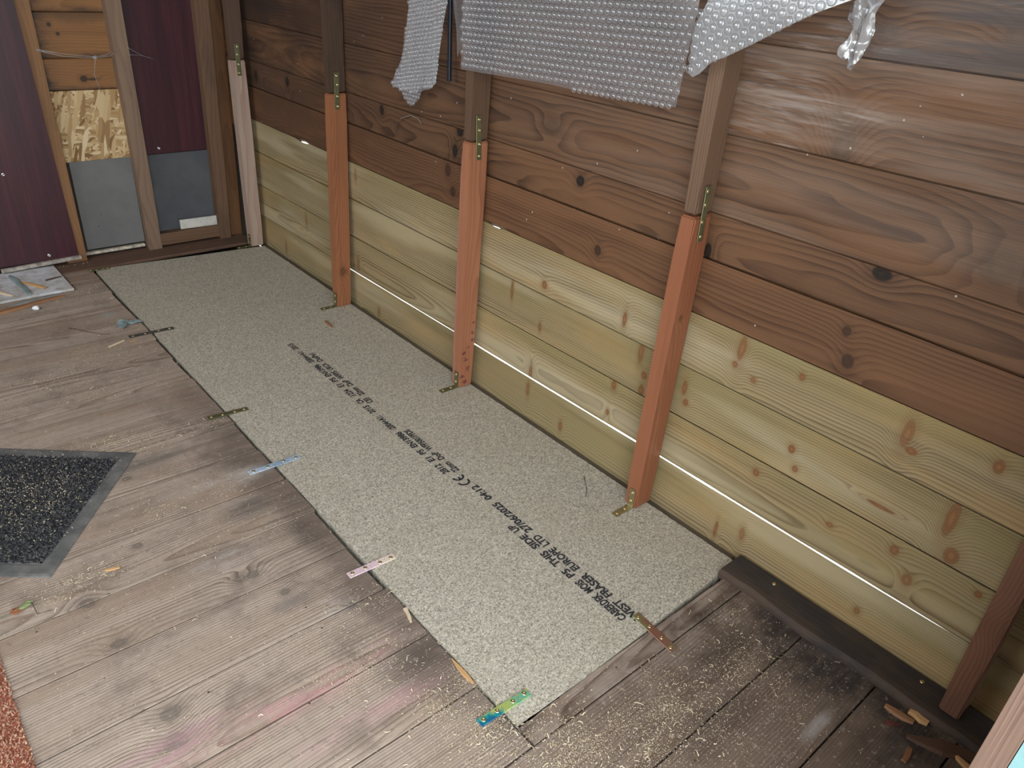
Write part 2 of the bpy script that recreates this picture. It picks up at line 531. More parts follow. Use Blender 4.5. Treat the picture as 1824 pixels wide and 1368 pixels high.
# ------------------------------------------------------------------ floor of boards, cut away along the right wall
FLOORC = (0.47, 0.385, 0.315); FLOORD = (0.105, 0.066, 0.045)
def floor_extra(g, col, x, y, z, seed):
    px, py, pz = g.xyz(g.pos())
    n = g.noise(g.vec(px, py, 0.0), 9.0, 4.0, 0.65)
    nf = g.noise(g.vec(g.mul(px, 10.0), g.mul(py, 46.0), 0.0), 1.0, 3.0, 0.65)
    def blob(cx, cy, rx, ry, soft=0.9):
        dd = g.ell(px, py, cx, cy, rx, ry)
        dd = g.add(dd, g.mul(g.sub(n, 0.5), 1.9))
        return g.sstep(dd, 1.0 + soft * 0.3, 1.0 - soft)
    # brown damp boards near the door end
    damp = g.sstep(g.add(g.add(py, g.mul(px, 0.0)), g.mul(g.sub(n, 0.5), 0.35)), -2.16, -2.30)
    damp = g.mul(damp, g.sstep(px, -0.95, -0.45))
    col = g.mix(g.mul(damp, 0.72), col, g.mix(nf, (0.045, 0.028, 0.020), (0.125, 0.076, 0.050)))
    # grime: (x, y, rx, ry, colour, amount)
    for cx, cy, rx, ry, c, a in (
            (-0.66, -2.03, .09, .06, (0.055, 0.05, 0.048), .75), (-0.735, -1.48, .06, .035, (0.08, 0.078, 0.08), .75), (-0.86, -1.20, .13, .03, (0.10, 0.095, 0.09), .7),
            (-0.68, -1.30, .10, .04, (0.12, 0.10, 0.09), .6), (-0.19, -2.26, .11, .035, (0.035, 0.022, 0.016), .85), (-0.11, -2.47, .09, .16, (0.028, 0.025, 0.026), .9),
            (-0.12, -2.36, .08, .08, (0.032, 0.026, 0.025), .8), (-0.25, -2.33, .11, .05, (0.05, 0.036, 0.028), .75), (-0.14, -2.63, .14, .09, (0.03, 0.027, 0.026), .85),
            (-0.66, -1.62, .04, .06, (0.075, 0.058, 0.05), .7), (-0.66, -0.95, .06, .10, (0.17, 0.11, 0.075), .5), (-0.80, -0.02, .5, .09, (0.20, 0.13, 0.085), .6),
            (-0.62, -2.20, .05, .08, (0.07, 0.06, 0.055), .7), (-0.35, -2.42, .12, .04, (0.06, 0.042, 0.034), .6), (-0.77, -1.78, .05, .02, (0.13, 0.12, 0.12), .6)):
        col = g.mix(g.mul(g.mul(blob(cx, cy, rx, ry), g.sstep(nf, 0.22, 0.58, 0.35, 1.0)), a), col, c)
    # trodden dirt along the sawn edge of the planks
    ed = g.mul(g.sstep(g.add(px, g.mul(g.sub(n, 0.5), 0.16)), -0.76, -0.655), g.mul(g.sstep(py, -0.9, -1.15), g.sstep(py, -2.2, -2.1)))
    col = g.mix(g.mul(g.mul(ed, g.sstep(nf, 0.2, 0.6, 0.45, 1.0)), 0.72), col, (0.105, 0.078, 0.064))
    # pink spilt paint, white scuffs
    for cx, cy, rx, ry, c, a in ((-0.86, -1.975, .20, .035, (0.50, 0.26, 0.27), .62), (-1.04, -1.94, .16, .03, (0.46, 0.28, 0.30), .5), (-0.78, -2.07, .16, .03, (0.46, 0.27, 0.28), .45),
                              (-0.72, -1.37, .09, .035, (0.55, 0.52, 0.50), .5), (-0.83, -1.60, .08, .04, (0.52, 0.49, 0.47), .4), (-0.72, -1.83, .05, .03, (0.5, 0.47, 0.45), .4),
                              (-0.23, -2.52, .05, .012, (0.5, 0.48, 0.47), .45), (-0.69, -0.36, .03, .02, (0.32, 0.38, 0.39), .6)):
        m = g.mul(blob(cx, cy, rx, ry), g.sstep(nf, 0.32, 0.62))
        col = g.mix(g.mul(m, a), col, c)
    # mottled old dirt everywhere
    col = g.mix(g.sstep(n, 0.46, 0.74, 0.0, 0.60), col, (0.165, 0.128, 0.105))
    fm = g.noise(g.vec(px, py, 3.0), 70.0, 3.0, 0.7)
    col = g.mix(g.sstep(fm, 0.55, 0.75, 0.0, 0.5), col, (0.12, 0.095, 0.08))
    col = g.mix(g.sstep(fm, 0.42, 0.28, 0.0, 0.35), col, (0.52, 0.45, 0.38))
    # boring holes and tar specks
    v = g.voro(g.vec(px, py, 0.0), 34.0)
    r1 = g.xyz(v.outputs['Color'])[0]
    sp = g.mul(g.m('LESS_THAN', v.outputs['Distance'], g.mul(r1, 0.07)), g.m('GREATER_THAN', r1, 0.82))
    return g.mix(g.mul(sp, 0.85), col, (0.03, 0.026, 0.025))
GK = (0.16, 0.135, 0.115)
floor = link('floor', box_mesh('floor', (-2.4, -2.80, -0.09), (0.0, 0.16, -0.032)), plain_mat('subfloor_dark', (0.03, 0.022, 0.018), 0.9, 0, 20, 0.3), None)
floor['kind'] = 'structure'
PW = 0.1385
fl_knots = [(-1.030, -1.880, .016, .014), (-1.041, -1.9325, .018, .015), (-1.0526, -1.695, .014, .010), (-1.067, -1.5705, .012, .012), (-0.8296, -1.6686, .011, .009), (-0.806, -1.672, .012, .01),
            (-0.95, -1.47, .010, .008), (-0.78, -1.75, .010, .008), (-0.70, -1.85, .009, .008), (-0.90, -1.24, .010, .008)]
M_floor = wood_mat('floor_planks', FLOORC, FLOORD, K=210, thin=True, contrast=0.95, knots=[(a, b, c, dd, .55) for a, b, c, dd in fl_knots], knot_col=GK, core=0.035, wob=0.9, sawn=0.75, rough=0.75,
                   bump=0.6, extra=floor_extra, spec=0.22, tint=((0.30, 0.215, 0.155), 0.6), world_knots=True)
for k in range(-4, 18):
    ya = -2.2655 + PW * k
    yb = min(ya + PW, 0.16)
    cut = k >= 0
    xe = -0.6265 if cut else -0.001
    yb2 = yb
    xs0, n = -2.40, (70 if cut else 60)
    us = np.linspace(0, xe - xs0, n).tolist()
    g1 = 0.0013 + 0.0009 * random.random()
    me = board_mesh('floor_plank', us, lambda u, s=k: g1 + 0.0006 * mn.noise(Vector((u * 3, s, 0))), lambda u, s=k, w=yb - ya: w - g1 + 0.0006 * mn.noise(Vector((u * 3, s + 1, 0))),
                    0.019, 0.0005, zoff=lambda u, s=k: 0.0007 * mn.noise(Vector((u * 1.5, s * 5.1, 2))))
    if cut:                                         # ragged saw-cut end beside the chipboard
        for v in me.vertices:
            if v.co.x > us[-1] - 1e-4:
                v.co.x += random.uniform(-0.002, 0.002) + 0.0018 * math.sin(k * 1.7) - (0.0045 if k in (3, 4) else 0.0)
    o = link('floor_plank', me, M_floor, floor, seed=0.83 * (k + 6))
    setmw(o, axes(*AX_FLOOR, (xs0, ya, 0.0)))
# the narrow strip of the plank cut by the chipboard's near end
me = board_mesh('floor_plank', np.linspace(0, 0.62, 30).tolist(), lambda u: 0.001, lambda u: 0.042 + 0.0012 * mn.noise(Vector((u * 30, 0, 0))), 0.019, 0.0012)
o = link('floor_plank', me, M_floor, floor, seed=6.6)
setmw(o, axes(*AX_FLOOR, (-0.622, -2.2655, 0.0)))

# sole strip along the near part of the right wall
def strip_extra(g, col, x, y, z, seed):
    n = g.noise(g.vec(g.mul(x, 6.0), g.mul(y, 14.0), 0.0), 1.0, 6.0, 0.65)
    col = g.mix(g.sstep(n, 0.35, 0.6, 0.0, 0.85), col, (0.028, 0.026, 0.026))
    return g.mix(g.mul(g.sstep(y, 0.030, 0.004), g.sstep(n, 0.65, 0.4)), col, (0.075, 0.050, 0.037))
me = board_mesh('trim_1', np.linspace(0, 0.56, 40).tolist(), lambda u: 0.0 + 0.007 * mn.noise(Vector((u * 8, 1, 0))) + 0.003 * mn.noise(Vector((u * 40, 1, 0))), lambda u: 0.082, 0.019, 0.007, zoff=lambda u: 0.0016 * mn.noise(Vector((u * 9, 4, 0))) - 0.001)
trim = link('trim_1', me, wood_mat('rotten_strip', (0.070, 0.050, 0.039), (0.028, 0.021, 0.018), K=150, contrast=.7, sawn=.6, rough=.8, bump=.8, extra=strip_extra), None, 3.3)
# local x to the door, y towards the wall, z up
trim.matrix_world = Matrix.Translation((-0.083, -2.212, 0.0155)) @ Matrix(((0, -1, 0), (1, 0, 0), (0, 0, 1))).transposed().to_4x4()
trim['kind'] = 'structure'

# dark bottom rail showing in the slot between the chipboard and the boards
rail2 = link('trim_2', box_mesh('trim_2', (0, -.008, -.028), (2.22, .008, 0), .003), wood_mat('dark_rail', (0.105, 0.085, 0.058), (0.05, 0.038, 0.026), K=200, contrast=.6, sawn=.4, rough=.7, bump=.4), None, 2.7)
rail2.matrix_world = Matrix.Translation((-.0092, .02, -.0025)) @ Matrix(((0, -1, 0), (1, 0, 0), (0, 0, 1))).transposed().to_4x4()
rail2['kind'] = 'structure'

# ------------------------------------------------------------------ end wall: studs, boards, sill (panels are things, below)
wall_back = empty('wall_back', (-1.2, 0.17, 0))
wall_back['kind'] = 'structure'
M_stud_old = wood_mat('old_stud_brown', (0.17, 0.095, 0.055), (0.07, 0.038, 0.022), K=170, contrast=.6, core=.05, sawn=.4, rough=.6, bump=.35, blotch=(0.05, 0.032, 0.024), blotch_amt=.6)
M_stud_or = wood_mat('old_stud_orange', (0.25, 0.125, 0.052), (0.12, 0.055, 0.023), K=170, contrast=.5, core=.05, sawn=.3, rough=.55, bump=.25, blotch=(0.10, 0.06, 0.03), blotch_amt=.6)
M_stud_dk = wood_mat('old_stud_dark_orange', (0.16, 0.075, 0.03), (0.07, 0.032, 0.015), K=170, contrast=.6, core=.05, sawn=.3, rough=.55, bump=.25, blotch=(0.03, 0.02, 0.014), blotch_amt=.7)
M_stud_grey = wood_mat('old_stud_grey', (0.235, 0.155, 0.105), (0.10, 0.06, 0.038), K=170, contrast=.55, core=.05, sawn=.4, rough=.6, bump=.35, blotch=(0.07, 0.045, 0.03), blotch_amt=.6)
def orange_extra(g, col, x, y, z, seed):
    n = g.noise(g.vec(g.mul(x, 9.0), g.mul(y, 14.0), g.add(seed, 2.0)), 1.0, 6.0, 0.65)
    e = g.mul(g.sstep(g.add(x, g.mul(g.sub(n, 0.5), 0.14)), 0.060, 0.012), 0.9)
    col = g.mix(e, col, (0.028, 0.022, 0.020))
    b = g.mul(g.sstep(g.add(y, g.mul(g.sub(n, 0.5), 0.05)), 0.018, -0.004), 0.75)
    col = g.mix(b, col, (0.05, 0.03, 0.02))
    t = g.mul(g.sstep(g.add(y, g.mul(g.sub(n, 0.5), 0.06)), 0.100, 0.135), 0.6)
    return g.mix(t, col, (0.07, 0.04, 0.022))
ez = [0.42, 0.5648, 0.6625, 0.798, 0.93, 1.06, 1.19, 1.32, 1.45, 1.58, 1.71, 1.86]
ekn = {1: [(.14, .035, .012, .010, .9), (.165, .033, .016, .004, .8)], 2: [(.07, .10, .006, .006, .9), (.09, .073, .005, .005, .9)], 0: [], }
for i in range(len(ez) - 1):
    w = ez[i + 1] - ez[i]
    me = board_mesh('cladding_board', np.linspace(0, 1.56, 20).tolist(), lambda u: 0.001, lambda u, w=w: w - 0.001, 0.012, 0.002, 0.005, 0.005)
    # one board spans both bays; its left end starts behind the first stud
    if i > 4:
        o = link('cladding_board', me, M_or4, wall_back, 2.1 * i + 1)
        setmw(o, axes(*AX_BACK, (-1.55, 0.172, ez[i])))
        continue
    M_or4 = wood_mat('orange_board_%d' % i, (0.27, 0.128, 0.046), (0.13, 0.053, 0.018), K=130, contrast=.6, core=.06, sawn=.25, rough=.5, bump=.25,
             knots=[(a + 0.91 - 0.0, b, c, dd, e) for (a, b, c, dd, e) in ekn.get(i, [])], knot_col=(0.035, 0.02, 0.012),
             extra=(lambda g, col, x, y, z, seed: orange_extra(g, col, g.sub(x, 0.91), y, z, seed)))
    o = link('cladding_board', me, M_or4, wall_back, 2.1 * i + 1)
    setmw(o, axes(*AX_BACK, (-1.55, 0.172, ez[i])))
def stud(xl0, xr0, xl1, xr1, yf, yb, z0, z1, mat, name='stud', seed=None):
    return prism(name, [(xl0, yf, z0), (xr0, yf, z0), (xr0, yb, z0), (xl0, yb, z0)], [(xl1, yf, z1), (xr1, yf, z1), (xr1, yb, z1), (xl1, yb, z1)], mat, wall_back, 0.0022, seed, 0.0006, 8)
stud(-0.675, -0.612, -0.690, -0.6255, 0.131, 0.172, 0.0, 1.86, M_stud_or, seed=4.2)
s2 = stud(-0.400, -0.354, -0.411, -0.362, 0.128, 0.172, 0.0, 1.86, M_stud_grey, seed=5.5)
stud(-0.1345, -0.090, -0.108, -0.052, 0.128, 0.172, 0.0, 1.86, M_stud_old, seed=6.1)
stud(-0.082, -0.036, -0.052, -0.004, 0.150, 0.172, 0.0, 1.86, M_stud_dk, seed=7.7)
# rows of old nail holes in the studs
M_hole = plain_mat('nail_hole', (0.012, 0.009, 0.008), 0.9)
hole_me = lathe_mesh('nail_hole', [(0.0022, 0.0), (0.0022, 0.0006), (0.0012, 0.0007)], 8)
hole_me.materials.append(M_hole)
for i in range(17):
    o = link('nail_hole', hole_me, None, s2)
    z = 0.05 + i * 0.048
    setmw(o, Matrix.Translation((-0.364 - 0.0045 * z, 0.1279, z)) @ Matrix.Rotation(math.radians(90), 4, 'X'))
# bottom rail in the right bay and sill on the floor
rail = link('bottom_rail', box_mesh('bottom_rail', (0, 0, -0.038), (0.232, 0.045, 0), 0.002), M_stud_old, wall_back, 3.9)
setmw(rail, axes(*AX_BACK, (-0.356, 0.131, 0.012)))
sill = link('sill', box_mesh('sill', (0, 0, -0.125), (2.36, 0.012, 0), 0.002), wood_mat('sill_wood', (0.15, 0.085, 0.055), (0.06, 0.034, 0.024), K=160, contrast=.7, sawn=.5, rough=.8, bump=.6, blotch=(0.05, 0.035, 0.028), blotch_amt=.7), wall_back, 8.3)
setmw(sill, axes(*AX_BACK, (-2.4, 0.044, -0.008)))
pale = link('pale_batten', box_mesh('pale_batten', (0, 0, -0.018), (0.205, 0.010, 0), 0.002), plain_mat('pale_batten', (0.50, 0.45, 0.37), 0.8, 0, 40, 0.5, bump=0.4), wall_back, 1.0)
setmw(pale, axes(*AX_BACK, (-0.610, 0.155, 0.012)))

# ------------------------------------------------------------------ the rest of the shed (behind and beside the camera)
M_shell = wood_mat('shed_shell_boards', (0.30, 0.19, 0.11), (0.15, 0.085, 0.05), K=120, contrast=.6, sawn=.3, rough=.6, bump=.3)
def slab(name, lo, hi, mat):
    c = Vector(((lo[0] + hi[0]) / 2, (lo[1] + hi[1]) / 2, lo[2]))
    o = link(name, box_mesh(name, Vector(lo) - c, Vector(hi) - c, 0.001), mat, None)
    o.location = c
    o['kind'] = 'structure'
    return o
slab('wall_left_below', (-2.43, -2.86, -0.09), (-2.40, 0.20, 1.00), M_shell)
slab('wall_left_above', (-2.43, -2.86, 1.80), (-2.40, 0.20, 1.86), M_shell)
slab('wall_left_near', (-2.43, -2.86, 1.001), (-2.40, -2.05, 1.799), M_shell)
slab('wall_left_far', (-2.43, -0.05, 1.001), (-2.40, 0.20, 1.799), M_shell)  # the opening between these slabs is the window added for side light
slab('ceiling', (-2.45, -2.90, 1.865), (0.05, 0.22, 1.89), M_shell)
slab('wall_end_backing', (-2.40, 0.185, -0.09), (0.012, 0.20, 1.86), plain_mat('backing_dark', (0.06, 0.045, 0.035), 0.9))
slab('wall_front_lintel', (-2.40, -2.84, 1.82), (0.012, -2.78, 1.864), M_shell)
slab('wall_front_left', (-2.40, -2.84, -0.09), (-2.05, -2.78, 1.818), M_shell)
slab('wall_front_right', (-0.440, -2.84, -0.09), (-0.013, -2.80, 1.818), M_shell)

def gravel():
    g = NG('pale_outdoor_paving')
    n = g.noise(g.obj(), 14.0, 6.0, 0.6)
    g.bsdf(g.mix(n, (0.46, 0.44, 0.40), (0.62, 0.60, 0.55)), 0.9)
    return g.mat
gm = link('ground', mesh_from('ground', [(-9, -9, 0), (9, -9, 0), (9, 9, 0), (-9, 9, 0)], [(0, 1, 2, 3)]), gravel(), None)
gm.location = (0, 0, -0.22)
gm['kind'] = 'structure'

# ------------------------------------------------------------------ repaired wall posts
def post_mat(name, light, dark, **kw):
    return wood_mat(name, light, dark, K=260, contrast=.75, core=.03, sawn=.4, rough=.5, bump=.25, **kw)
PINKE = (0.34, 0.16, 0.145)
def post_extra(spots):
    def fn(g, col, x, y, z, seed):
        # planed timber with pinkish treated arris on the room side; dark resin stars
        n = g.noise(g.vec(g.mul(x, 5.0), g.mul(y, 60.0), g.mul(z, 60.0)), 1.0, 4.0, 0.6)
        col = g.mix(g.mul(g.sstep(g.add(z, g.mul(g.sub(n, .5), 0.01)), -0.006, -0.014), 0.65), col, PINKE)
        nn = g.noise(g.vec(x, y, z), 90.0, 4.0, 0.6)
        for (sx, sy, rr) in spots:
            dd = g.add(g.ell(x, y, sx, sy, rr * 1.2, rr * 1.5), g.mul(g.sub(nn, 0.5), 5.0))
            col = g.mix(g.mul(g.sstep(dd, 0.8, 0.2), 0.8), col, (0.10, 0.03, 0.045))
        return col
    return fn
new_mats = [
    wood_mat('post_pale_pink', (0.40, 0.33, 0.27), (0.30, 0.14, 0.10), K=70, contrast=.8, core=.05, sawn=.2, rough=.55, bump=.2, low=0.6, blotch=(0.32, 0.12, 0.085), blotch_amt=.6, blotch_scale=3.0),
    post_mat('post_orange_a', (0.325, 0.132, 0.060), (0.155, 0.052, 0.024), knots=[(.12, 0.0, .014, .009, .6)]),
    post_mat('post_orange_b', (0.37, 0.158, 0.082), (0.20, 0.068, 0.036), extra=post_extra([(.035, .012, .006), (.052, -.004, .0075), (.085, .004, .007), (.105, .010, .005), (.12, -.002, .005), (.015, .004, .006), (.16, -.015, .005), (.19, -.018, .004), (.22, -.016, .003), (.14, -.018, .005)])),
    post_mat('post_orange_c', (0.30, 0.115, 0.056), (0.15, 0.048, 0.024), knots=[(.46, .0, .006, .005, .6)]),
]
old_mats = [
    post_mat('stud_old_a', (0.115, 0.070, 0.047), (0.052, 0.030, 0.020), blotch=(0.05, .035, .03), blotch_amt=.5),
    post_mat('stud_charred', (0.085, 0.052, 0.033), (0.032, 0.02, 0.015), blotch=(0.014, .012, .012), blotch_amt=1.0, blotch_scale=4.0),
    post_mat('stud_old_b', (0.135, 0.080, 0.050), (0.062, 0.034, 0.022), blotch=(0.075, .045, .03), blotch_amt=.6),
    post_mat('stud_old_c', (0.185, 0.112, 0.070), (0.082, 0.046, 0.028), blotch=(0.09, .055, .04), blotch_amt=.6),
]
M_zinc_olive = None
POSTS = [  # near-room corner: bottom (x, y), split z, top (x, y) of new timber, y width, wall-side x bottom/top
    dict(b=(-.0665, -.008), t=(-.070, -.009), z=.671, w=.036, xb=-.019, xt=-.022),
    dict(b=(-.0705, -.6806), t=(-.056, -.667), z=.665, w=.034, xb=-.022, xt=-.0025),
    dict(b=(-.0605, -1.3285), t=(-.056, -1.333), z=.6625, w=.034, xb=-.018, xt=-.0035),
    dict(b=(-.0600, -1.974), t=(-.052, -1.9815), z=.6638, w=.033, xb=-.010, xt=-.0025),
]
WHERE = ['pale pink-streaked wall post in the far corner, spliced to an old stud', 'orange wall post whose upper old stud is charred black',
         'orange wall post spotted with dark purple resin near its foot', 'reddish wall post closest to the camera with an L bracket at its foot']
M_staple = plain_mat('staple_wire', (0.62, 0.56, 0.48), 0.3, 1.0)
st_me = tube_mesh('staple', [(0, 0, 0), (0.006, 0, 0.002), (0.007, 0, -0.004)], 0.0007, 5)
st_me.materials.append(M_staple)
post_obs = []
for i, P in enumerate(POSTS):
    (bx, by), (tx, ty) = P['b'], P['t']
    root = empty('wall_post', ((bx + P['xb']) / 2, by + P['w'] / 2, 0))
    tag(root, WHERE[i], 'post', 'repaired wall posts')
    zt = P['z']
    lower = prism('new_timber', [(bx, by, 0.0008), (P['xb'], by, 0.0008), (P['xb'], by + P['w'], 0.0008), (bx, by + P['w'], 0.0008)],
                  [(tx, ty, zt - .003), (P['xt'], ty, zt - .001), (P['xt'], ty + P['w'], zt - .001), (tx, ty + P['w'], zt - .003)], new_mats[i], root, 0.003, 2.2 * i + .7, 0.0004, 8)
    lower['label'] = 'newer reddish lower length of the post' if i else 'newer pale lower length of the post'
    # old stud above, leaning slightly like the rest of the frame
    k = 1.86 - zt
    dx, dy = (tx - bx) * .3, (ty - by) * .3
    o = 0.002
    upper = prism('old_stud', [(tx + o, ty + o, zt + .0015), (P['xt'] - .001, ty + o, zt + .003), (P['xt'] - .001, ty + P['w'] - o, zt + .003), (tx + o, ty + P['w'] - o, zt + .0015)],
                  [(tx + o, ty + dy, 1.86), (-.003, ty + dy, 1.86), (-.003, ty + dy + P['w'], 1.86), (tx + o, ty + dy + P['w'], 1.86)], old_mats[i], root, 0.003, 3.1 * i + 1.9, 0.0010, 10)
    upper['label'] = 'old darkened upper length of the post'
    for j in range(9 if i else 4):
        zz = 0.06 + j * 0.068 + random.uniform(-.012, .012)
        tt = zz / zt
        s = link('staple', st_me, None, lower)
        px = bx + (tx - bx) * tt; py = by + P['w'] + (ty - by) * tt - random.choice((0.002, 0.003, 0.004, 0.018))
        setmw(s, Matrix.Translation((px - .0002, py, zz)) @ Matrix.Rotation(math.radians(random.uniform(150, 210)), 4, 'Z') @ Matrix.Rotation(random.uniform(-.6, .6), 4, 'X'))
    post_obs.append(root)

root = empty('wall_post', (-.03, -2.648, 0.02))
tag(root, 'old dark reddish wall post standing on the rotten strip beside the doorway', 'post')
prism('old_timber', [(-.058, -2.664, .0157), (-.004, -2.664, .0157), (-.004, -2.632, .0157), (-.058, -2.632, .0157)], [(-.058, -2.660, 1.86), (-.003, -2.660, 1.86), (-.003, -2.628, 1.86), (-.058, -2.628, 1.86)],
      post_mat('stud_old_red', (0.20, 0.095, 0.055), (0.09, 0.04, 0.025), knots=[(.20, 0.012, .016, .012, .5)], blotch=(.10, .06, .045), blotch_amt=.6), root, 0.003, 4.4, 0.0012, 10)

# door jamb with a pale blue painted outer board, at the edge of the doorway
root = empty('door_jamb', (-0.47, -2.76, 0))
tag(root, 'weathered brown door jamb with a pale blue painted edge in the corner nearest the camera', 'door frame')
prism('jamb_timber', [(-.500, -2.7525, .0006), (-.445, -2.7525, .0006), (-.445, -2.7275, .0006), (-.500, -2.7275, .0006)], [(-.500, -2.7525, 1.815), (-.445, -2.7525, 1.815), (-.445, -2.7275, 1.815), (-.500, -2.7275, 1.815)],
      wood_mat('jamb_wood', (0.20, 0.125, 0.092), (0.10, 0.058, 0.042), K=260, contrast=.7, sawn=.5, rough=.7, bump=.4), root, 0.003, 1.3, 0.0006, 10)
pj = prism('painted_board', [(-.500, -2.800, .0006), (-.445, -2.800, .0006), (-.445, -2.7528, .0006), (-.500, -2.7528, .0006)], [(-.500, -2.800, 1.815), (-.445, -2.800, 1.815), (-.445, -2.7528, 1.815), (-.500, -2.7528, 1.815)],
      plain_mat('pale_blue_paint', (0.20, 0.37, 0.38), 0.5, 0, 25, .08), root, 0.002, 1.3)
pj['label'] = 'pale blue painted board'

# ------------------------------------------------------------------ chipboard sheet with printed lettering
def chip_mat():
    g = NG('chipboard')
    co = g.obj()
    w = g.noise(co, 60.0, 2.0, 0.5, col=True)
    x, y, z = g.xyz(co)
    def flakes(sx, sy, sc, off):
        v = g.voro(g.vec(g.add(g.mul(x, sx), off), g.mul(y, sy), g.mul(z, 1.0)), sc)
        return g.xyz(v.outputs['Color'])
    a = flakes(1.0, 0.6, 620.0, 0.0)
    b = flakes(0.55, 1.0, 520.0, 3.0)
    c = flakes(1.0, 1.0, 1100.0, 5.0)
    s = g.add(g.add(g.mul(a[0], .36), g.mul(b[0], .32)), g.mul(c[0], .32))
    col = g.ramp(s, [(0.18, (0.150, 0.130, 0.101)), (0.36, (0.330, 0.300, 0.245)), (0.52, (0.440, 0.408, 0.338)), (0.68, (0.535, 0.500, 0.415)), (0.84, (0.75, 0.69, 0.56))])
    big = g.noise(co, 5.0, 4.0, 0.6)
    col = g.mix(g.sstep(big, 0.45, 0.75, 0, 0.28), col, (0.36, 0.30, 0.22))
    # loose dirt: a few black specks
    v = g.voro(co, 22.0)
    r1 = g.xyz(v.outputs['Color'])[1]
    sp = g.mul(g.m('LESS_THAN', v.outputs['Distance'], 0.045), g.m('GREATER_THAN', r1, 0.86))
    col = g.mix(g.mul(sp, .8), col, (0.05, 0.045, 0.04))
    g.bsdf(col, 0.75, 0, g.bump(s, 0.25, 0.0008), 0.3)
    return g.mat
bx0, bx1, byn, byf = -0.6215, -0.0195, -2.2195, 0.036
NX, NY = 40, 130
bm = bmesh.new()
def edge_pts():
    pts = []
    def seg(a, b, n, amp, fr, sd):
        a, b = Vector(a), Vector(b)
        nrm = Vector((-(b - a).y, (b - a).x)).normalized()
        for i in range(n):
            t = i / n
            p = a.lerp(b, t)
            pts.append(p + nrm * (amp * mn.noise(Vector((t * fr, sd, 0))) + amp * .6 * mn.noise(Vector((t * fr * 4, sd + 3, 0)))))
    seg((-.6225, -2.2287), (-.0185, -2.2105), 90, .0016, 30, 1)
    seg((-.0185, -2.2105), (-.021, -.018), 220, .0016, 60, 2)
    seg((-.021, -.018), (-.614, .039), 60, .0008, 20, 3)
    seg((-.614, .039), (-.6225, -2.2287), 220, .0010, 60, 4)
    return pts
ep = edge_pts()
c0 = Vector((-.32, -1.1))
top = [bm.verts.new((p.x - c0.x, p.y - c0.y, 0.0)) for p in ep]
bot = [bm.verts.new((p.x - c0.x + random.uniform(-.001, .001), p.y - c0.y + random.uniform(-.001, .001), -0.022)) for p in ep]
bm.faces.new(top); bm.faces.new(bot[::-1])
for i in range(len(ep)):
    j = (i + 1) % len(ep)
    bm.faces.new((top[i], bot[i], bot[j], top[j]))
chip = empty('chipboard_sheet', (c0.x, c0.y, 0.0))
tag(chip, 'long speckled chipboard sheet with black printed lettering let into the floor', 'board')
cb = link('board', bm_mesh('board', bm), chip_mat(), chip)
cb.matrix_local = Matrix.Identity(4)
def ink():
    g = NG('black_ink')
    co = g.obj()
    n = g.noise(co, 900.0, 2.0, 0.6)
    col = g.mix(g.sstep(n, 0.52, 0.66), (0.016, 0.017, 0.026), (0.16, 0.15, 0.125))
    g.bsdf(col, 0.7, 0, None, 0.2)
    return g.mat
M_ink = ink()
WORDS = [  # text, row x of baseline, cap height, y start, y end
    ('CABERDEK', 'A', -2.1768, -2.099), ('MOIS', 'A', -2.0911, -2.0544), ('P5', 'A', -2.0405, -2.0163), ('THIS', 'A', -2.001, -1.953), ('SIDE', 'A', -1.9383, -1.8901), ('UP', 'A', -1.8759, -1.8522),
    ('WEST', 'B', -2.193, -2.1336), ('FRASER', 'B', -2.1209, -2.0467), ('EUROPE', 'B', -2.0322, -1.9557), ('LTD', 'B', -1.9443, -1.9076), ('27/06/2025', 'B', -1.8916, -1.7744), ('04:12', 'B', -1.7584, -1.6984),
    ('22mm', 'C', -1.6338, -1.5895), ('DoP', 'C', -1.5755, -1.5391), ('WFP5001PPDS', 'C', -1.5273, -1.4211),
    ('2812', 'D', -1.6261, -1.5844), ('E1', 'D', -1.5688, -1.5489), ('P5', 'D', -1.5322, -1.5118), ('EN13986', 'D', -1.4974, -1.4177), (':2004+A1:', 'D', -1.4026, -1.3253), ('2015', 'D', -1.3074, -1.2645),
    ('CA', 'D', -1.2496, -1.2243), ('22mm', 'C', -1.2131, -1.1665), ('DoP', 'C', -1.1536, -1.1165), ('WFP5', 'C', -1.1069, -1.0557), ('UKCA', 'C', -1.0455, -0.9991), ('DoPv1', 'C', -0.9848, -0.9258),
    ('1224', 'D', -1.2038, -1.1636), ('E1', 'D', -1.1462, -1.1275), ('P5', 'D', -1.1109, -1.0865), ('EN13986', 'D', -1.0756, -0.9949), (':2004+A1:', 'D', -0.9792, -0.896), ('2015', 'D', -0.8804, -0.8362)]
ROW = {'A': (-.3125, .0170), 'B': (-.2910, .0170), 'C': (-.2885, .0160), 'D': (-.3115, .0160)}
def text_mesh(name, s):
    cu = bpy.data.curves.new(name, 'FONT')
    cu.body = s
    cu.size = 1.0
    cu.resolution_u = 3
    cu.offset = 0.04
    ob = bpy.data.objects.new(name, cu)
    COL.objects.link(ob)
    dg = bpy.context.evaluated_depsgraph_get()
    me = bpy.data.meshes.new_from_object(ob.evaluated_get(dg))
    bpy.data.objects.remove(ob)
    bpy.data.curves.remove(cu)
    return me
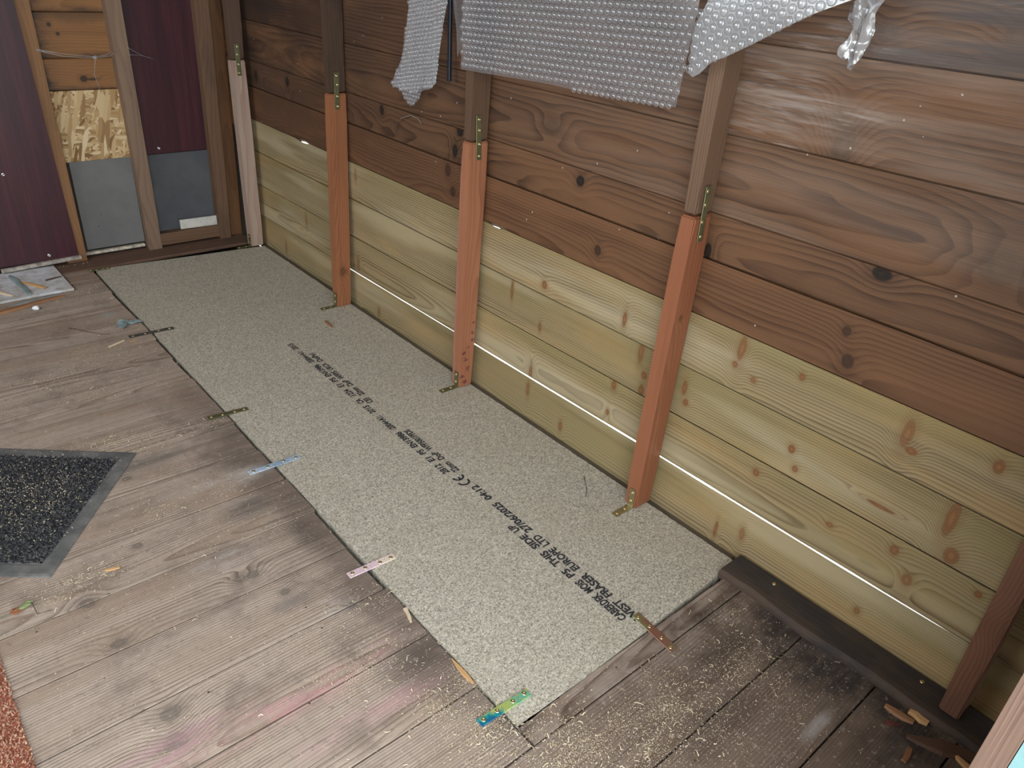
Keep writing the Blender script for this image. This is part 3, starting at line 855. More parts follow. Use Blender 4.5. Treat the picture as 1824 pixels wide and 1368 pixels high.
for s, row, ya, yb in WORDS:
    xb, cap = ROW[row]
    me = text_mesh('printed_word', s)
    me.materials.clear(); me.materials.append(M_ink)
    co = np.array([v.co[:] for v in me.vertices])
    w0, w1 = co[:, 0].min(), co[:, 0].max()
    # reading direction +y, tops of the letters towards -x
    for v in me.vertices:
        u = (v.co.x - w0) / (w1 - w0) * (yb - ya)
        h = v.co.y / 0.70 * cap
        v.co = Vector((-h, u, 0.0))
    o = link('printed_word', me, None, chip)
    setmw(o, Matrix.Translation((xb, ya, 0.0004)))
    o['label'] = 'black printed word on the chipboard'
# CE mark: two thick arcs, and the small boxed mark further on
def arc(cx, cy, rr, a0, a1, wd, n=14):
    vs, fs = [], []
    for i in range(n + 1):
        a = math.radians(a0 + (a1 - a0) * i / n)
        vs += [(cx + (rr - wd / 2) * math.cos(a), cy + (rr - wd / 2) * math.sin(a), 0), (cx + (rr + wd / 2) * math.cos(a), cy + (rr + wd / 2) * math.sin(a), 0)]
        if i: fs.append((2 * i - 2, 2 * i - 1, 2 * i + 1, 2 * i))
    return vs, fs
def merge(parts):
    vs, fs = [], []
    for v, f_ in parts:
        n = len(vs); vs += v; fs += [tuple(k + n for k in q) for q in f_]
    return vs, fs
def rect(x0, y0, x1, y1): return [(x0, y0, 0), (x1, y0, 0), (x1, y1, 0), (x0, y1, 0)], [(0, 1, 2, 3)]
v, f_ = merge([arc(.0125, .0125, .011, 75, 285, .0048), arc(.0345, .0125, .011, 75, 285, .0048), rect(.024, .0105, .0335, .0145)])
v = [(-y * 1.15, x, 0) for x, y, z in v]
o = link('printed_mark', mesh_from('printed_mark', v, f_), M_ink, chip)
setmw(o, Matrix.Translation((-.2935, -1.6865, .0004)))
v, f_ = merge([rect(0, 0, .027, .003), rect(0, .014, .027, .017), rect(0, .003, .004, .014), rect(.012, .003, .016, .014), rect(.0235, .003, .027, .014), rect(.016, .007, .0235, .0105)])
v = [(-y, x, 0) for x, y, z in v]
o = link('printed_mark', mesh_from('printed_mark', v, f_), M_ink, chip)
setmw(o, Matrix.Translation((-.2900, -1.2585, .0004)))

# ------------------------------------------------------------------ sheets fixed to the end wall
def burgundy():
    g = NG('burgundy_wood_laminate')
    x, y, z = g.xyz(g.obj())
    s1 = g.noise(g.vec(g.mul(x, 3.0), g.mul(y, 55.0), 0.0), 1.0, 4.0, 0.6)
    s2 = g.noise(g.vec(g.mul(x, 2.0), g.mul(y, 220.0), 0.0), 1.0, 2.0, 0.6)
    s3 = g.noise(g.vec(g.mul(x, 0.8), g.mul(y, 14.0), 0.0), 1.0, 2.0)
    f_ = g.add(g.mul(s1, .5), g.add(g.mul(s2, .25), g.mul(s3, .35)))
    col = g.ramp(f_, [(0.36, (0.016, 0.004, 0.008)), (0.54, (0.041, 0.008, 0.014)), (0.72, (0.075, 0.015, 0.022))])
    g.bsdf(col, 0.42, 0, None, 0.5)
    return g.mat
M_burg = burgundy()
def dusty(name, col, col2, sc=6.0):
    g = NG(name)
    co = g.obj()
    n = g.noise(co, sc, 6.0, 0.65)
    c = g.mix(g.sstep(n, 0.35, 0.7), col, col2)
    v = g.voro(co, 24.0)
    r1 = g.xyz(v.outputs['Color'])[0]
    sp = g.mul(g.m('LESS_THAN', v.outputs['Distance'], 0.06), g.m('GREATER_THAN', r1, 0.85))
    c = g.mix(g.mul(sp, .7), c, tuple(k * 0.25 for k in col))
    g.bsdf(c, 0.6, 0, None, 0.4)
    return g.mat
def osb():
    g = NG('strand_board')
    x, y, z = g.xyz(g.obj())
    n = g.noise(g.vec(x, y, z), 14.0, 3.0, 0.6)
    col = None
    for i, (ang, sc, el) in enumerate(((0.15, 60, .16), (0.9, 48, .18), (-0.7, 55, .15), (1.5, 44, .2), (-0.25, 34, .15))):
        ca, sa = math.cos(ang), math.sin(ang)
        u = g.add(g.mul(x, ca), g.mul(y, sa))
        w = g.add(g.mul(x, -sa), g.mul(y, ca))
        v = g.voro(g.vec(g.mul(u, el * 1.1), g.add(w, g.mul(n, 0.010)), float(i)), sc * 2.6)
        r = g.xyz(v.outputs['Color'])
        c = g.ramp(r[0], [(0.0, (0.20, 0.105, 0.040)), (0.35, (0.38, 0.235, 0.105)), (0.7, (0.52, 0.365, 0.185)), (1.0, (0.66, 0.53, 0.33))])
        col = c if col is None else g.mix(g.m('GREATER_THAN', r[1], 0.52), col, c)
    g.bsdf(col, 0.6, 0, None, 0.3)
    return g.mat
SCREW = lathe_mesh('screw', [(0.0058, 0.0), (0.0055, 0.0012), (0.0036, 0.0018), (0.0020, 0.0018), (0.0016, 0.0006), (0.0004, 0.0004)], 14)
M_screw = plain_mat('zinc_screw', (0.62, 0.63, 0.64), 0.32, 1.0)
SCREW.materials.append(M_screw)
BRASS = lathe_mesh('screw', [(0.0040, 0.0), (0.0038, 0.0008), (0.0026, 0.0013), (0.0016, 0.0013), (0.0012, 0.0003), (0.0003, 0.0002)], 12)
M_brass = plain_mat('brass_screw', (0.70, 0.60, 0.34), 0.3, 1.0)
BRASS.materials.append(M_brass)
def sheet_on_back(name, x0, x1, z0, z1, yface, t, mat, label, cat, bev=0.0012):
    me = box_mesh(name, (0, -(x1 - x0) / 2, -t), (z1 - z0, (x1 - x0) / 2, 0), bev)
    o = link(name, me, mat, None)
    o.matrix_world = axes((0, 0, 1), (-1, 0, 0), (0, -1, 0), ((x0 + x1) / 2, yface, z0))   # local x up
    tag(o, label, cat)
    return o
SB = Matrix.Rotation(math.radians(90), 4, 'X')      # screw facing the room from the end wall
big = prism('burgundy_panel', [(-2.395, .1245, .0285), (-.6375, .1245, .0285), (-.6375, .1305, .0285), (-2.395, .1305, .0285)],
            [(-2.395, .1195, 1.86), (-.6895, .1195, 1.86), (-.6895, .1255, 1.86), (-2.395, .1255, 1.86)], M_burg, None, 0.001, 3.0)
tag(big, 'large burgundy wood-grain panel left of the orange stud on the end wall', 'panel')
es = link('edge_strip', box_mesh('edge_strip', (-.245, -.006, -.006), (0, .008, .006), .001), plain_mat('grey_edge', (0.33, 0.29, 0.25), .8, 0, 60, .4), big)
setmw(es, Matrix.Translation((-.632, .1185, .0245)) @ Matrix.Rotation(math.radians(-1.5), 4, 'Y'))
es['label'] = 'raw grey lower edge of the panel'
for (sx, sz) in ((-.7275, .0455), (-.80, .33)):
    s = link('screw', SCREW, None, big)
    setmw(s, Matrix.Translation((sx, .1243, sz)) @ SB)
p2 = sheet_on_back('burgundy_panel', -.352, -.092, .340, 1.86, .1635, .006, M_burg, 'narrow burgundy panel above the grey sheet in the bay near the corner', 'panel')
for (sx, sz) in ((-.3005, .3595),):
    s = link('screw', SCREW, None, p2)
    setmw(s, Matrix.Translation((sx, .1633, sz)) @ SB)
sheet_on_back('grey_sheet', -.352, -.092, .012, .3385, .1655, .004, dusty('grey_sheet_b', (0.066, 0.072, 0.081), (0.088, 0.094, 0.101)), 'dark grey sheet under the narrow burgundy panel', 'panel')
sheet_on_back('grey_sheet', -.5995, -.402, .030, .3395, .1615, .004, dusty('grey_sheet_a', (0.128, 0.130, 0.126), (0.158, 0.160, 0.155)), 'pale grey sheet below the strand board on the end wall', 'panel')
ob = sheet_on_back('strand_board', -.6105, -.3985, .3385, .5655, .1625, .009, osb(), 'golden strand board offcut fitted between two studs', 'panel')
oc = link('board_offcut', box_mesh('board_offcut', (-.0885, -.005, 0), (.0885, .005, .035), .001), dusty('white_offcut', (0.62, 0.60, 0.55), (0.42, 0.40, 0.36), 18), None)
oc.matrix_world = Matrix.Translation((-.183, .149, .0573)) @ Matrix.Rotation(math.radians(1.0), 4, 'Y') @ Matrix.Rotation(math.radians(-5), 4, 'X')
tag(oc, 'short white board offcut lying on the rail under the grey sheet', 'board')

# ------------------------------------------------------------------ metal plates and brackets
def plated(name, stops, rough=0.28, metal=0.9, nz=40.0):
    g = NG(name)
    x, y, z = g.xyz(g.obj())
    n = g.noise(g.vec(x, y, z), nz, 3.0, 0.6)
    f_ = g.add(g.mul(g.add(x, 0.05), 6.5), g.add(g.mul(g.sub(n, 0.5), 0.8), g.mul(y, 12.0)))
    n2 = g.noise(g.vec(x, y, z), 260.0, 3.0, 0.6)
    g.bsdf(g.ramp(f_, stops), g.sstep(n2, 0.3, 0.7, rough * 0.8, rough * 1.3), metal)
    return g.mat
M_rainbow = plated('rainbow_zinc', [(0.0, (0.02, 0.16, 0.36)), (0.14, (0.03, 0.42, 0.42)), (0.30, (0.66, 0.70, 0.18)), (0.45, (0.38, 0.70, 0.30)), (0.58, (0.16, 0.60, 0.46)), (0.70, (0.66, 0.60, 0.16)), (0.82, (0.36, 0.14, 0.10)), (0.95, (0.06, 0.20, 0.20))], .3, .55, 55)
M_pink = plated('pink_gold_zinc', [(0.0, (0.86, 0.66, 0.72)), (0.35, (0.90, 0.68, 0.75)), (0.55, (0.90, 0.82, 0.62)), (0.75, (0.90, 0.68, 0.70)), (1.0, (0.70, 0.78, 0.70))], .3, .3)
M_blue = plated('blue_zinc_painted_sky', [(0.0, (0.60, 0.72, 0.86)), (0.4, (0.36, 0.50, 0.66)), (0.7, (0.52, 0.65, 0.80)), (1.0, (0.24, 0.34, 0.46))], .25, .35)  # bluish zinc, with the bright sky reflection painted into its base colours
M_steel = plated('dark_steel', [(0.0, (0.14, 0.15, 0.17)), (0.5, (0.20, 0.21, 0.23)), (1.0, (0.10, 0.11, 0.12))], .3, .9)
M_olive = plated('olive_zinc', [(0.0, (0.17, 0.18, 0.09)), (0.5, (0.23, 0.23, 0.12)), (1.0, (0.14, 0.16, 0.09))], .35, .7)
M_rust = plated('bronze_zinc', [(0.0, (0.27, 0.27, 0.14)), (0.25, (0.30, 0.14, 0.10)), (0.6, (0.30, 0.16, 0.12)), (0.85, (0.22, 0.25, 0.15)), (1.0, (0.24, 0.28, 0.17))], .35, .6)
def mending_plate(mw, L, Wd, mat, label, group=None, t=0.002):
    root = empty('mending_plate')
    root.matrix_world = mw
    tag(root, label, 'metal plate', group)
    b = link('strip', box_mesh('strip', (-L / 2, -Wd / 2, 0), (L / 2, Wd / 2, t), 0.0006), mat, root)
    for k in (-.41, -.14, .17, .41):
        s = link('screw', BRASS, None, root)
        s.location = (k * L, random.uniform(-.002, .002), t - 0.0002)
        s.rotation_euler = (0, 0, random.uniform(0, 3))
    return root
def flat(x, y, deg, z=0.0009):
    return Matrix.Translation((x, y, z)) @ Matrix.Rotation(math.radians(deg), 4, 'Z')
FG = 'plates holding the chipboard to the floor'
mending_plate(flat(-.617, -2.1865, -2.2), .101, .0158, M_rainbow, 'rainbow-coloured metal plate at the chipboard corner nearest the camera', FG)
mending_plate(flat(-.617, -1.7855, -2.4), .100, .0165, M_pink, 'shiny pink and gold metal plate across the chipboard edge', FG)
mending_plate(flat(-.6208, -1.3745, -2.0), .122, .0165, M_blue, 'bluish silver metal plate across the chipboard edge', FG)
mending_plate(flat(-.619, -1.108, -5.5), .098, .0155, M_olive, 'dull olive metal plate just beyond the bluish silver one', FG)
mending_plate(flat(-.6208, -.5545, -3.0), .126, .0155, M_steel, 'dark steel plate beside the torn blue-grey paint flake', FG)
mending_plate(flat(-.603, .0270, -4.0), .066, .0150, M_olive, 'short olive plate at the far left corner of the chipboard', FG)
mending_plate(flat(-.2998, -2.2315, -95.0), .100, .0178, M_rust, 'bronze-coloured metal plate over the end of the printed lettering', FG)
PL = [(-.047, .6715, 'faint olive metal plate joining the pale post in the far corner'), (-.0345, .6715, 'olive metal plate joining the charred stud to its orange post'),
      (-.0355, .6715, 'green-tinged metal plate joining the resin-spotted post'), (-.0315, .6665, 'olive metal plate high on the wall post closest to the camera')]
for i, (px, pz, lab) in enumerate(PL):
    P = POSTS[i]
    mw = axes(*AX_POST, (px, P['t'][1] - 0.0012, pz)) @ Matrix.Rotation(math.radians((0.5, -1.0, 3.0, 1.5)[i]), 4, 'Z')
    mending_plate(mw, .102, .0155, M_olive, lab, 'plates joining the posts', 0.002)
BL = ['small angle bracket at the foot of the pale corner post', 'angle bracket at the foot of the orange post below the charred stud',
      'angle bracket at the foot of the resin-spotted post', 'shiny angle bracket at the foot of the post closest to the camera']
for i, P in enumerate(POSTS):
    bx, by = P['b']
    root = empty('angle_bracket', (bx - 0.0008, by + (.010, .0135, .0125, .0135)[i], 0.0008))
    tag(root, BL[i], 'bracket', 'angle brackets at the post feet')
    bm = bmesh.new()
    prof = [(0, 0), (-.054, 0), (-.054, .002), (-.0035, .002), (-.002, .0035), (-.002, .047), (0, .047)]
    a = [bm.verts.new((x, -.0075, z)) for x, z in prof]; b = [bm.verts.new((x, .0075, z)) for x, z in prof]
    bm.faces.new(a); bm.faces.new(b[::-1])
    for k in range(len(prof)):
        j = (k + 1) % len(prof)
        bm.faces.new((a[k], a[j], b[j], b[k]))
    br = link('bracket', bm_mesh('bracket', bm), M_olive if i != 3 else M_rust, root)
    if i == 3:
        br.data.materials.clear(); br.data.materials.append(plated('bracket_gold', [(0.0, (0.42, 0.36, 0.20)), (0.5, (0.36, 0.33, 0.18)), (1.0, (0.33, 0.42, 0.36))], .3, .8))
    sl = (P['t'][0] - bx) / P['z']
    br.matrix_local = Matrix.Identity(4)
    for (x, z, up) in ((-.044, .0019, 0), (-.018, .0019, 0), (-.0019, .016, 1), (-.0019, .038, 1)):
        s = link('screw', BRASS, None, root)
        s.location = (x, random.uniform(-.0015, .0015), z)
        if up: s.rotation_euler = (0, math.radians(-90), 0)
# two screws in the rotten strip
for (x, y) in ((-.026, -2.302), (-.024, -2.592)):
    s = link('screw', BRASS, None, trim)
    setmw(s, Matrix.Translation((x, y, .0153)))

# ------------------------------------------------------------------ bubble wrap
def film(name, body, rim, tintc):
    g = NG(name)
    lw = g.new('ShaderNodeLayerWeight'); lw.inputs[0].default_value = 0.35
    tr = g.new('ShaderNodeBsdfTransparent'); g.put(tr.inputs[0], (0.93, 0.95, 0.97))
    df = g.new('ShaderNodeBsdfDiffuse'); g.put(df.inputs[0], tintc)
    tl = g.new('ShaderNodeBsdfTranslucent'); g.put(tl.inputs[0], tintc)
    gl = g.new('ShaderNodeBsdfGlossy'); g.put(gl.inputs[0], (1, 1, 1)); gl.inputs['Roughness'].default_value = 0.16
    m0 = g.new('ShaderNodeMixShader'); m0.inputs[0].default_value = 0.35
    g.nt.links.new(df.outputs[0], m0.inputs[1]); g.nt.links.new(tl.outputs[0], m0.inputs[2])
    m1 = g.new('ShaderNodeMixShader')
    g.put(m1.inputs[0], g.m('ADD', body, g.mul(g.m('POWER', lw.outputs['Facing'], 1.6), rim), clamp=True))
    g.nt.links.new(tr.outputs[0], m1.inputs[1]); g.nt.links.new(m0.outputs[0], m1.inputs[2])
    m2 = g.new('ShaderNodeMixShader')
    g.put(m2.inputs[0], g.m('ADD', 0.09, g.mul(lw.outputs['Fresnel'], 0.6), clamp=True))
    g.nt.links.new(m1.outputs[0], m2.inputs[1]); g.nt.links.new(gl.outputs[0], m2.inputs[2])
    g.nt.links.new(m2.outputs[0], g.out.inputs[0])
    return g.mat
M_film = film('clear_film', 0.17, 0.25, (0.76, 0.77, 0.82))
M_film2 = film('brightened_film', 0.40, 0.25, (0.90, 0.94, 0.97))  # whiter copy of the film; reflected sky brightness is put into its colour
M_bub = film('bubble_film', 0.07, 0.95, (0.92, 0.94, 0.97))
def bubble_wrap(poly, x, disp, pitch, label, mat=M_film, rad=0.40, step=0.012, bubbles=True, hgt=0.36, rot=0.0):
    """poly in (-y, z); disp(a, b) = bulge into the room"""
    a0 = sum(p[0] for p in poly) / len(poly); b0 = min(p[1] for p in poly)
    loc = [(p[0] - a0, p[1] - b0) for p in poly]
    bm = poly_grid(loc, step)
    for v in bm.verts:
        v.co.z = disp(v.co.x, v.co.y)
    root = empty('bubble_wrap')
    root.matrix_world = axes(*AX_RIGHT, (x, -a0, b0))
    tag(root, label, 'bubble wrap')
    sh = link('film', bm_mesh('film', bm, True), mat, root)
    sh.matrix_local = Matrix.Identity(4)
    if not bubbles:
        return root
    R = pitch * rad
    prof = [(1.0, 0.0), (0.95, 0.45), (0.72, 0.82), (0.35, 0.98)]
    ns = 10
    unit, uf = [], []
    for rr, hh in prof:
        for i in range(ns):
            an = 2 * math.pi * i / ns
            unit.append((rr * math.cos(an), rr * math.sin(an), hh))
    unit.append((0, 0, 1.0))
    for j in range(3):
        for i in range(ns):
            uf.append((j * ns + i, j * ns + (i + 1) % ns, (j + 1) * ns + (i + 1) % ns, (j + 1) * ns + i))
    for i in range(ns):
        uf.append((3 * ns + i, 3 * ns + (i + 1) % ns, 4 * ns))
    unit = np.array(unit)
    vs, fs = [], []
    xs = [p[0] for p in loc]; ys = [p[1] for p in loc]
    w = max(max(xs) - min(xs), max(ys) - min(ys)) * 1.5
    n = int(w / pitch)
    ca, sa = math.cos(rot), math.sin(rot)
    cnt = 0
    for r_ in range(-n, n):
        for c_ in range(-n, n):
            px, py = (c_ + 0.5 * (r_ % 2)) * pitch, r_ * pitch * 0.866
            a, b = px * ca - py * sa, px * sa + py * ca
            if not inside(loc, a, b): continue
            sq = random.uniform(0.6, 1.0)
            base = np.array((a, b, disp(a, b)))
            q = unit * np.array((R, R, pitch * hgt * sq)) + base
            vs.append(q)
            fs += [tuple(k + cnt for k in t) for t in uf]
            cnt += len(unit)
    me = mesh_from('bubbles', np.concatenate(vs).tolist(), fs, True)
    bo = link('bubbles', me, M_bub, root)
    bo.matrix_local = Matrix.Identity(4)
    bo['kind'] = 'stuff'
    return root
def wave(a, b, s, amp, fr=9.0): return amp * mn.noise(Vector((a * fr, b * fr * .45, s)))
bubble_wrap([(1.304, .819), (1.387, .8216), (1.50, .827), (1.608, .8305), (1.72, .831), (1.81, .834), (1.87, .836), (1.913, .8405), (1.918, .90), (1.921, .95), (1.926, 1.03), (1.95, 1.40), (1.31, 1.40), (1.3096, .958)],
            -.0625, lambda a, b: .010 + wave(a, b, 1, .008), .0145, 'wide flat sheet of bubble wrap stretched between two studs', rot=.04)
bubble_wrap([(1.949, 1.40), (1.950, 1.012), (1.936, .985), (1.926, .958), (1.929, .93), (1.9325, .8976), (1.942, .893), (1.956, .901), (1.975, .921), (2.0, .932), (2.04, .954), (2.08, .977), (2.13, 1.004), (2.18, 1.026), (2.30, 1.08), (2.42, 1.16), (2.44, 1.40)],
            -.064, lambda a, b: .012 + wave(a, b, 5, .012, 6), .0165, 'bright drooping bubble wrap over the top of the nearest stud', M_film2, .46, rot=.5)
bubble_wrap([(1.065, 1.40), (1.072, .985), (1.060, .945), (1.052, .935), (1.050, .918), (1.030, .87), (1.003, .80), (.962, .734), (1.00, .727), (1.06, .729), (1.125, .746), (1.160, .765), (1.172, .80), (1.185, .86), (1.20, .94), (1.215, 1.40)],
            -.030, lambda a, b: .006 + wave(a, b, 9, .012, 14), .0105, 'torn bubble wrap strip hanging beside the black strip', M_film2, .46, rot=.2)
fl = bubble_wrap([(.965, .745), (1.01, .705), (1.035, .690), (1.062, .708), (1.082, .742), (1.03, .745)], -.022, lambda a, b: .002 + wave(a, b, 12, .006, 14), .0105, 'pointed folded flap of bubble wrap under the torn strip', M_film, .44)
bubble_wrap([(1.200, 1.40), (1.205, .92), (1.212, .875), (1.222, .83), (1.232, .85), (1.236, .90), (1.262, .925), (1.268, .96), (1.275, 1.40)], -.016, lambda a, b: .004 + wave(a, b, 15, .010, 20), .0105, 'narrow clear film scrap between the black strip and the stud', M_film, .4, .008, False)
bubble_wrap([(2.157, 1.40), (2.159, 1.028), (2.148, 1.016), (2.150, 1.000), (2.160, .992), (2.158, .975), (2.150, .962), (2.148, .952), (2.160, .944), (2.166, .950), (2.170, .936), (2.178, .933), (2.184, .948), (2.190, .965), (2.196, .985), (2.192, .995), (2.190, 1.010), (2.200, 1.030), (2.235, 1.40)],
            -.006, lambda a, b: .010 + .010 * mn.noise(Vector((a * 60, b * 28, 3))) + .005 * mn.noise(Vector((a * 150, b * 90, 7))), .008, 'crumpled white scrap of plastic stuck to the boards', M_film2, .4, .0045, False)
bs = link('plastic_strip', box_mesh('plastic_strip', (-.005, -.004, 0), (.005, .004, .62), .0015), plain_mat('black_plastic', (0.008, 0.012, 0.022), .35), None)
bs.matrix_world = axes((0, -1, 0), (1, 0, 0), (0, 0, 1), (-.020, -1.193, .775)) @ Matrix.Rotation(math.radians(-1.0), 4, 'Y')
tag(bs, 'narrow black plastic strip hanging down the dark boards', 'strip')

# ------------------------------------------------------------------ doormat and rug
M_saw = None
def tufts(n_fn, x0, x1, y0, y1, pitch, h, w, rng, keep=lambda x, y: True):
    xs = np.arange(x0, x1, pitch); ys = np.arange(y0, y1, pitch)
    gx, gy = np.meshgrid(xs, ys)
    p = np.stack([gx.ravel(), gy.ravel()], 1) + rng.uniform(-.4, .4, (gx.size, 2)) * pitch
    m = len(p)
    hh = h * rng.uniform(.5, 1.1, m)
    lean = rng.normal(0, .45, (m, 2)) * h
    ang = rng.uniform(0, 2 * np.pi, m)
    vs = np.zeros((m, 4, 3))
    for k in range(3):
        vs[:, k, 0] = p[:, 0] + w * np.cos(ang + k * 2.0944)
        vs[:, k, 1] = p[:, 1] + w * np.sin(ang + k * 2.0944)
    vs[:, 3, :2] = p + lean
    vs[:, 3, 2] = hh
    f_ = np.array([(0, 1, 3), (1, 2, 3), (2, 0, 3)])
    fs = (np.arange(m)[:, None, None] * 4 + f_[None]).reshape(-1, 3)
    return vs.reshape(-1, 3), fs
def fibre_mat(name, stops, sc):
    g = NG(name)
    v = g.voro(g.obj(), sc)
    g.bsdf(g.ramp(g.xyz(v.outputs['Color'])[0], stops), 0.85, 0, None, .2)
    return g.mat
mat_root = empty('doormat', (-.853, -1.156, 0.0))
mat_root.matrix_world = Matrix.Translation((-.853, -1.156, .0006)) @ Matrix((Vector((-.783, .622, 0)), Vector((-.622, -.783, 0)), Vector((0, 0, 1)))).transposed().to_4x4()
tag(mat_root, 'black bristly doormat with a rubber border dusted with sawdust', 'mat')
ML, MW_, BW = .60, .398, .030
bm = bmesh.new()
def ring_pts(i, z): return [bm.verts.new((i, i, z)), bm.verts.new((ML - i, i, z)), bm.verts.new((ML - i, MW_ - i, z)), bm.verts.new((i, MW_ - i, z))]
rs = [ring_pts(0, 0), ring_pts(0.001, .0022), ring_pts(.006, .0034), ring_pts(BW - .003, .0036), ring_pts(BW, .0026)]
for a, b in zip(rs, rs[1:]):
    for i in range(4):
        bm.faces.new((a[i], a[(i + 1) % 4], b[(i + 1) % 4], b[i]))
bm.faces.new(rs[-1])
bd = link('border', bm_mesh('border', bm), dusty('dusty_rubber', (0.085, 0.087, 0.088), (0.19, 0.185, 0.175), 16), mat_root)
bd.matrix_local = Matrix.Identity(4)
vs, fs = tufts(None, BW + .001, ML - BW - .001, BW + .001, MW_ - BW - .001, .0042, .0062, .0024, RNG)
vs[:, 2] += .0026
pile = link('pile', mesh_from('pile', vs.tolist(), fs.tolist()), fibre_mat('black_bristles', [(0.0, (0.010, 0.011, 0.015)), (0.65, (0.030, 0.032, 0.038)), (1.0, (0.13, 0.125, 0.12))], 300), mat_root)
pile.matrix_local = Matrix.Identity(4)
pile['kind'] = 'stuff'
rug = empty('rug', (-1.6, -2.1, .0006))
tag(rug, 'worn rust-red rug at the left edge of the floor', 'rug')
bk = link('backing', box_mesh('backing', (-.40, -.62, 0), (.391, .60, .003), .001), fibre_mat('rust_backing', [(0, (0.20, 0.05, 0.03)), (1, (0.32, 0.10, 0.06))], 200), rug)
bk.matrix_local = Matrix.Identity(4)
vs, fs = tufts(None, -.40, .392, -.62, .60, .0042, .0060, .0022, RNG)
vs[:, 2] += .0028
rp = link('pile', mesh_from('pile', vs.tolist(), fs.tolist()), fibre_mat('rust_fibres', [(0.0, (0.20, 0.08, 0.055)), (0.4, (0.34, 0.155, 0.10)), (0.75, (0.44, 0.25, 0.165)), (1.0, (0.60, 0.47, 0.33))], 320), rug)
rp.matrix_local = Matrix.Identity(4)
rp['kind'] = 'stuff'

# ------------------------------------------------------------------ debris
def splinter(name, p0, p1, w, h, mat, label, cat, taper=(.5, 1, .9, .25), z=0.0008, lean=0.0, group=None):
    p0, p1 = Vector(p0), Vector(p1)
    X = (p1 - p0); L = X.length; X.normalize()
    Zv = Vector((0, 0, 1)); Yv = Zv.cross(X).normalized(); Zv = X.cross(Yv)
    bm = bmesh.new(); rings = []
    for i, t in enumerate(taper):
        x = L * i / (len(taper) - 1)
        ww = w * t * random.uniform(.85, 1.15) / 2; hh = h * (0.5 + .5 * t) * random.uniform(.85, 1.1); o = random.uniform(-.1, .1) * w
        rings.append([bm.verts.new((x, -ww + o, 0)), bm.verts.new((x, ww + o, 0)), bm.verts.new((x, ww * .75 + o, hh)), bm.verts.new((x, -ww * .65 + o, hh * .85))])
    for a, b in zip(rings, rings[1:]):
        for k in range(4):
            bm.faces.new((a[k], a[(k + 1) % 4], b[(k + 1) % 4], b[k]))
    bm.faces.new(rings[0]); bm.faces.new(rings[-1])
    o = link(name, bm_mesh(name, bm), mat, None)
    o.matrix_world = Matrix.Translation((p0.x, p0.y, p0.z + z)) @ Matrix((X, Yv, Zv)).transposed().to_4x4()
    tag(o, label, cat, group)
    return o
M_sp_raw = wood_mat('splinter_raw', (0.55, 0.33, 0.15), (0.33, 0.17, 0.07), K=400, sawn=.4, contrast=.5)
M_sp_dark = wood_mat('splinter_dark', (0.10, 0.055, 0.035), (0.05, 0.028, 0.02), K=400, sawn=.4, contrast=.5)
M_sp_pale = wood_mat('splinter_pale', (0.62, 0.50, 0.36), (0.45, 0.32, 0.20), K=400, sawn=.3, contrast=.4)
M_sp_brown = wood_mat('splinter_brown', (0.30, 0.15, 0.075), (0.16, 0.075, 0.04), K=400, sawn=.4, contrast=.5)
M_teal = dusty('flaked_blue_grey_paint', (0.17, 0.23, 0.24), (0.26, 0.33, 0.34), 30)
wb = link('white_board', box_mesh('white_board', (-.26, -.13, 0), (.26, .115, .0078), .001), dusty('dirty_white', (0.66, 0.68, 0.72), (0.40, 0.37, 0.32), 22), None)
wb.matrix_world = Matrix.Translation((-.981, .008, .0010)) @ Matrix.Rotation(math.radians(.8), 4, 'Z')
tag(wb, 'dirty white board lying on the floor under the large burgundy panel', 'board')
zt_ = .0096
splinter('wood_splinter', (-.862, .075, zt_), (-.842, -.108, zt_), .015, .008, M_teal, 'blue-grey painted splinter on the white board', 'splinter', (.8, 1, .8, .9, .7), 0.0004)
splinter('wood_splinter', (-.846, .010, zt_), (-.793, -.078, zt_), .012, .007, M_sp_raw, 'raw orange splinter on the white board', 'splinter', (.25, .7, 1, 1), 0.0004)
splinter('wood_splinter', (-.777, -.014, zt_), (-.726, 0.0, zt_), .007, .004, M_sp_dark, 'thin dark splinter near the right edge of the white board', 'splinter', (.9, 1, .8, .2), 0.0004)
splinter('wood_splinter', (-.945, .005, zt_), (-.888, -.096, zt_), .012, .006, M_sp_pale, 'pale stick at the left end of the white board', 'splinter', (1, 1, 1, .6), 0.0004)
splinter('wood_splinter', (-.965, -.200, 0), (-.752, -.150, 0), .022, .009, M_sp_brown, 'long split sliver with flaking paint in front of the white board', 'splinter', (.7, 1, .9, 1, .6, .15))
splinter('paint_flake', (-.915, -.172, .0085), (-.775, -.146, .0070), .012, .0015, M_teal, 'flaking blue-grey paint on the long split sliver', 'paint flake', (.3, 1, .7, 1, .2), 0.0006)
# torn paint flake by the dark steel plate: a curled sheet
bm = poly_grid([(-.034, .025), (-.020, .030), (-.004, .022), (.012, .012), (.034, .002), (.030, -.006), (.010, -.004), (-.006, .004), (-.016, -.012), (-.030, -.020), (-.036, -.002)], .006)
for v in bm.verts:
    v.co.z = .004 + .007 * abs(mn.noise(Vector((v.co.x * 50, v.co.y * 50, 2)))) + .004 * math.sin(v.co.x * 90) ** 2
ext = bmesh.ops.extrude_face_region(bm, geom=list(bm.faces))
for e in ext['geom']:
    if isinstance(e, bmesh.types.BMVert): e.co.z -= .0035
pf = link('paint_flake', bm_mesh('paint_flake', bm), M_teal, None)
pf.location = (-.652, -.468, .0002)
tag(pf, 'torn blue-grey paint flake on the floor at the chipboard edge', 'paint flake')
splinter('wood_splinter', (-.749, -.587, 0), (-.701, -.567, 0), .006, .003, M_sp_pale, 'pale straight splinter near the dark steel plate', 'splinter', (1, 1, .9, .7))
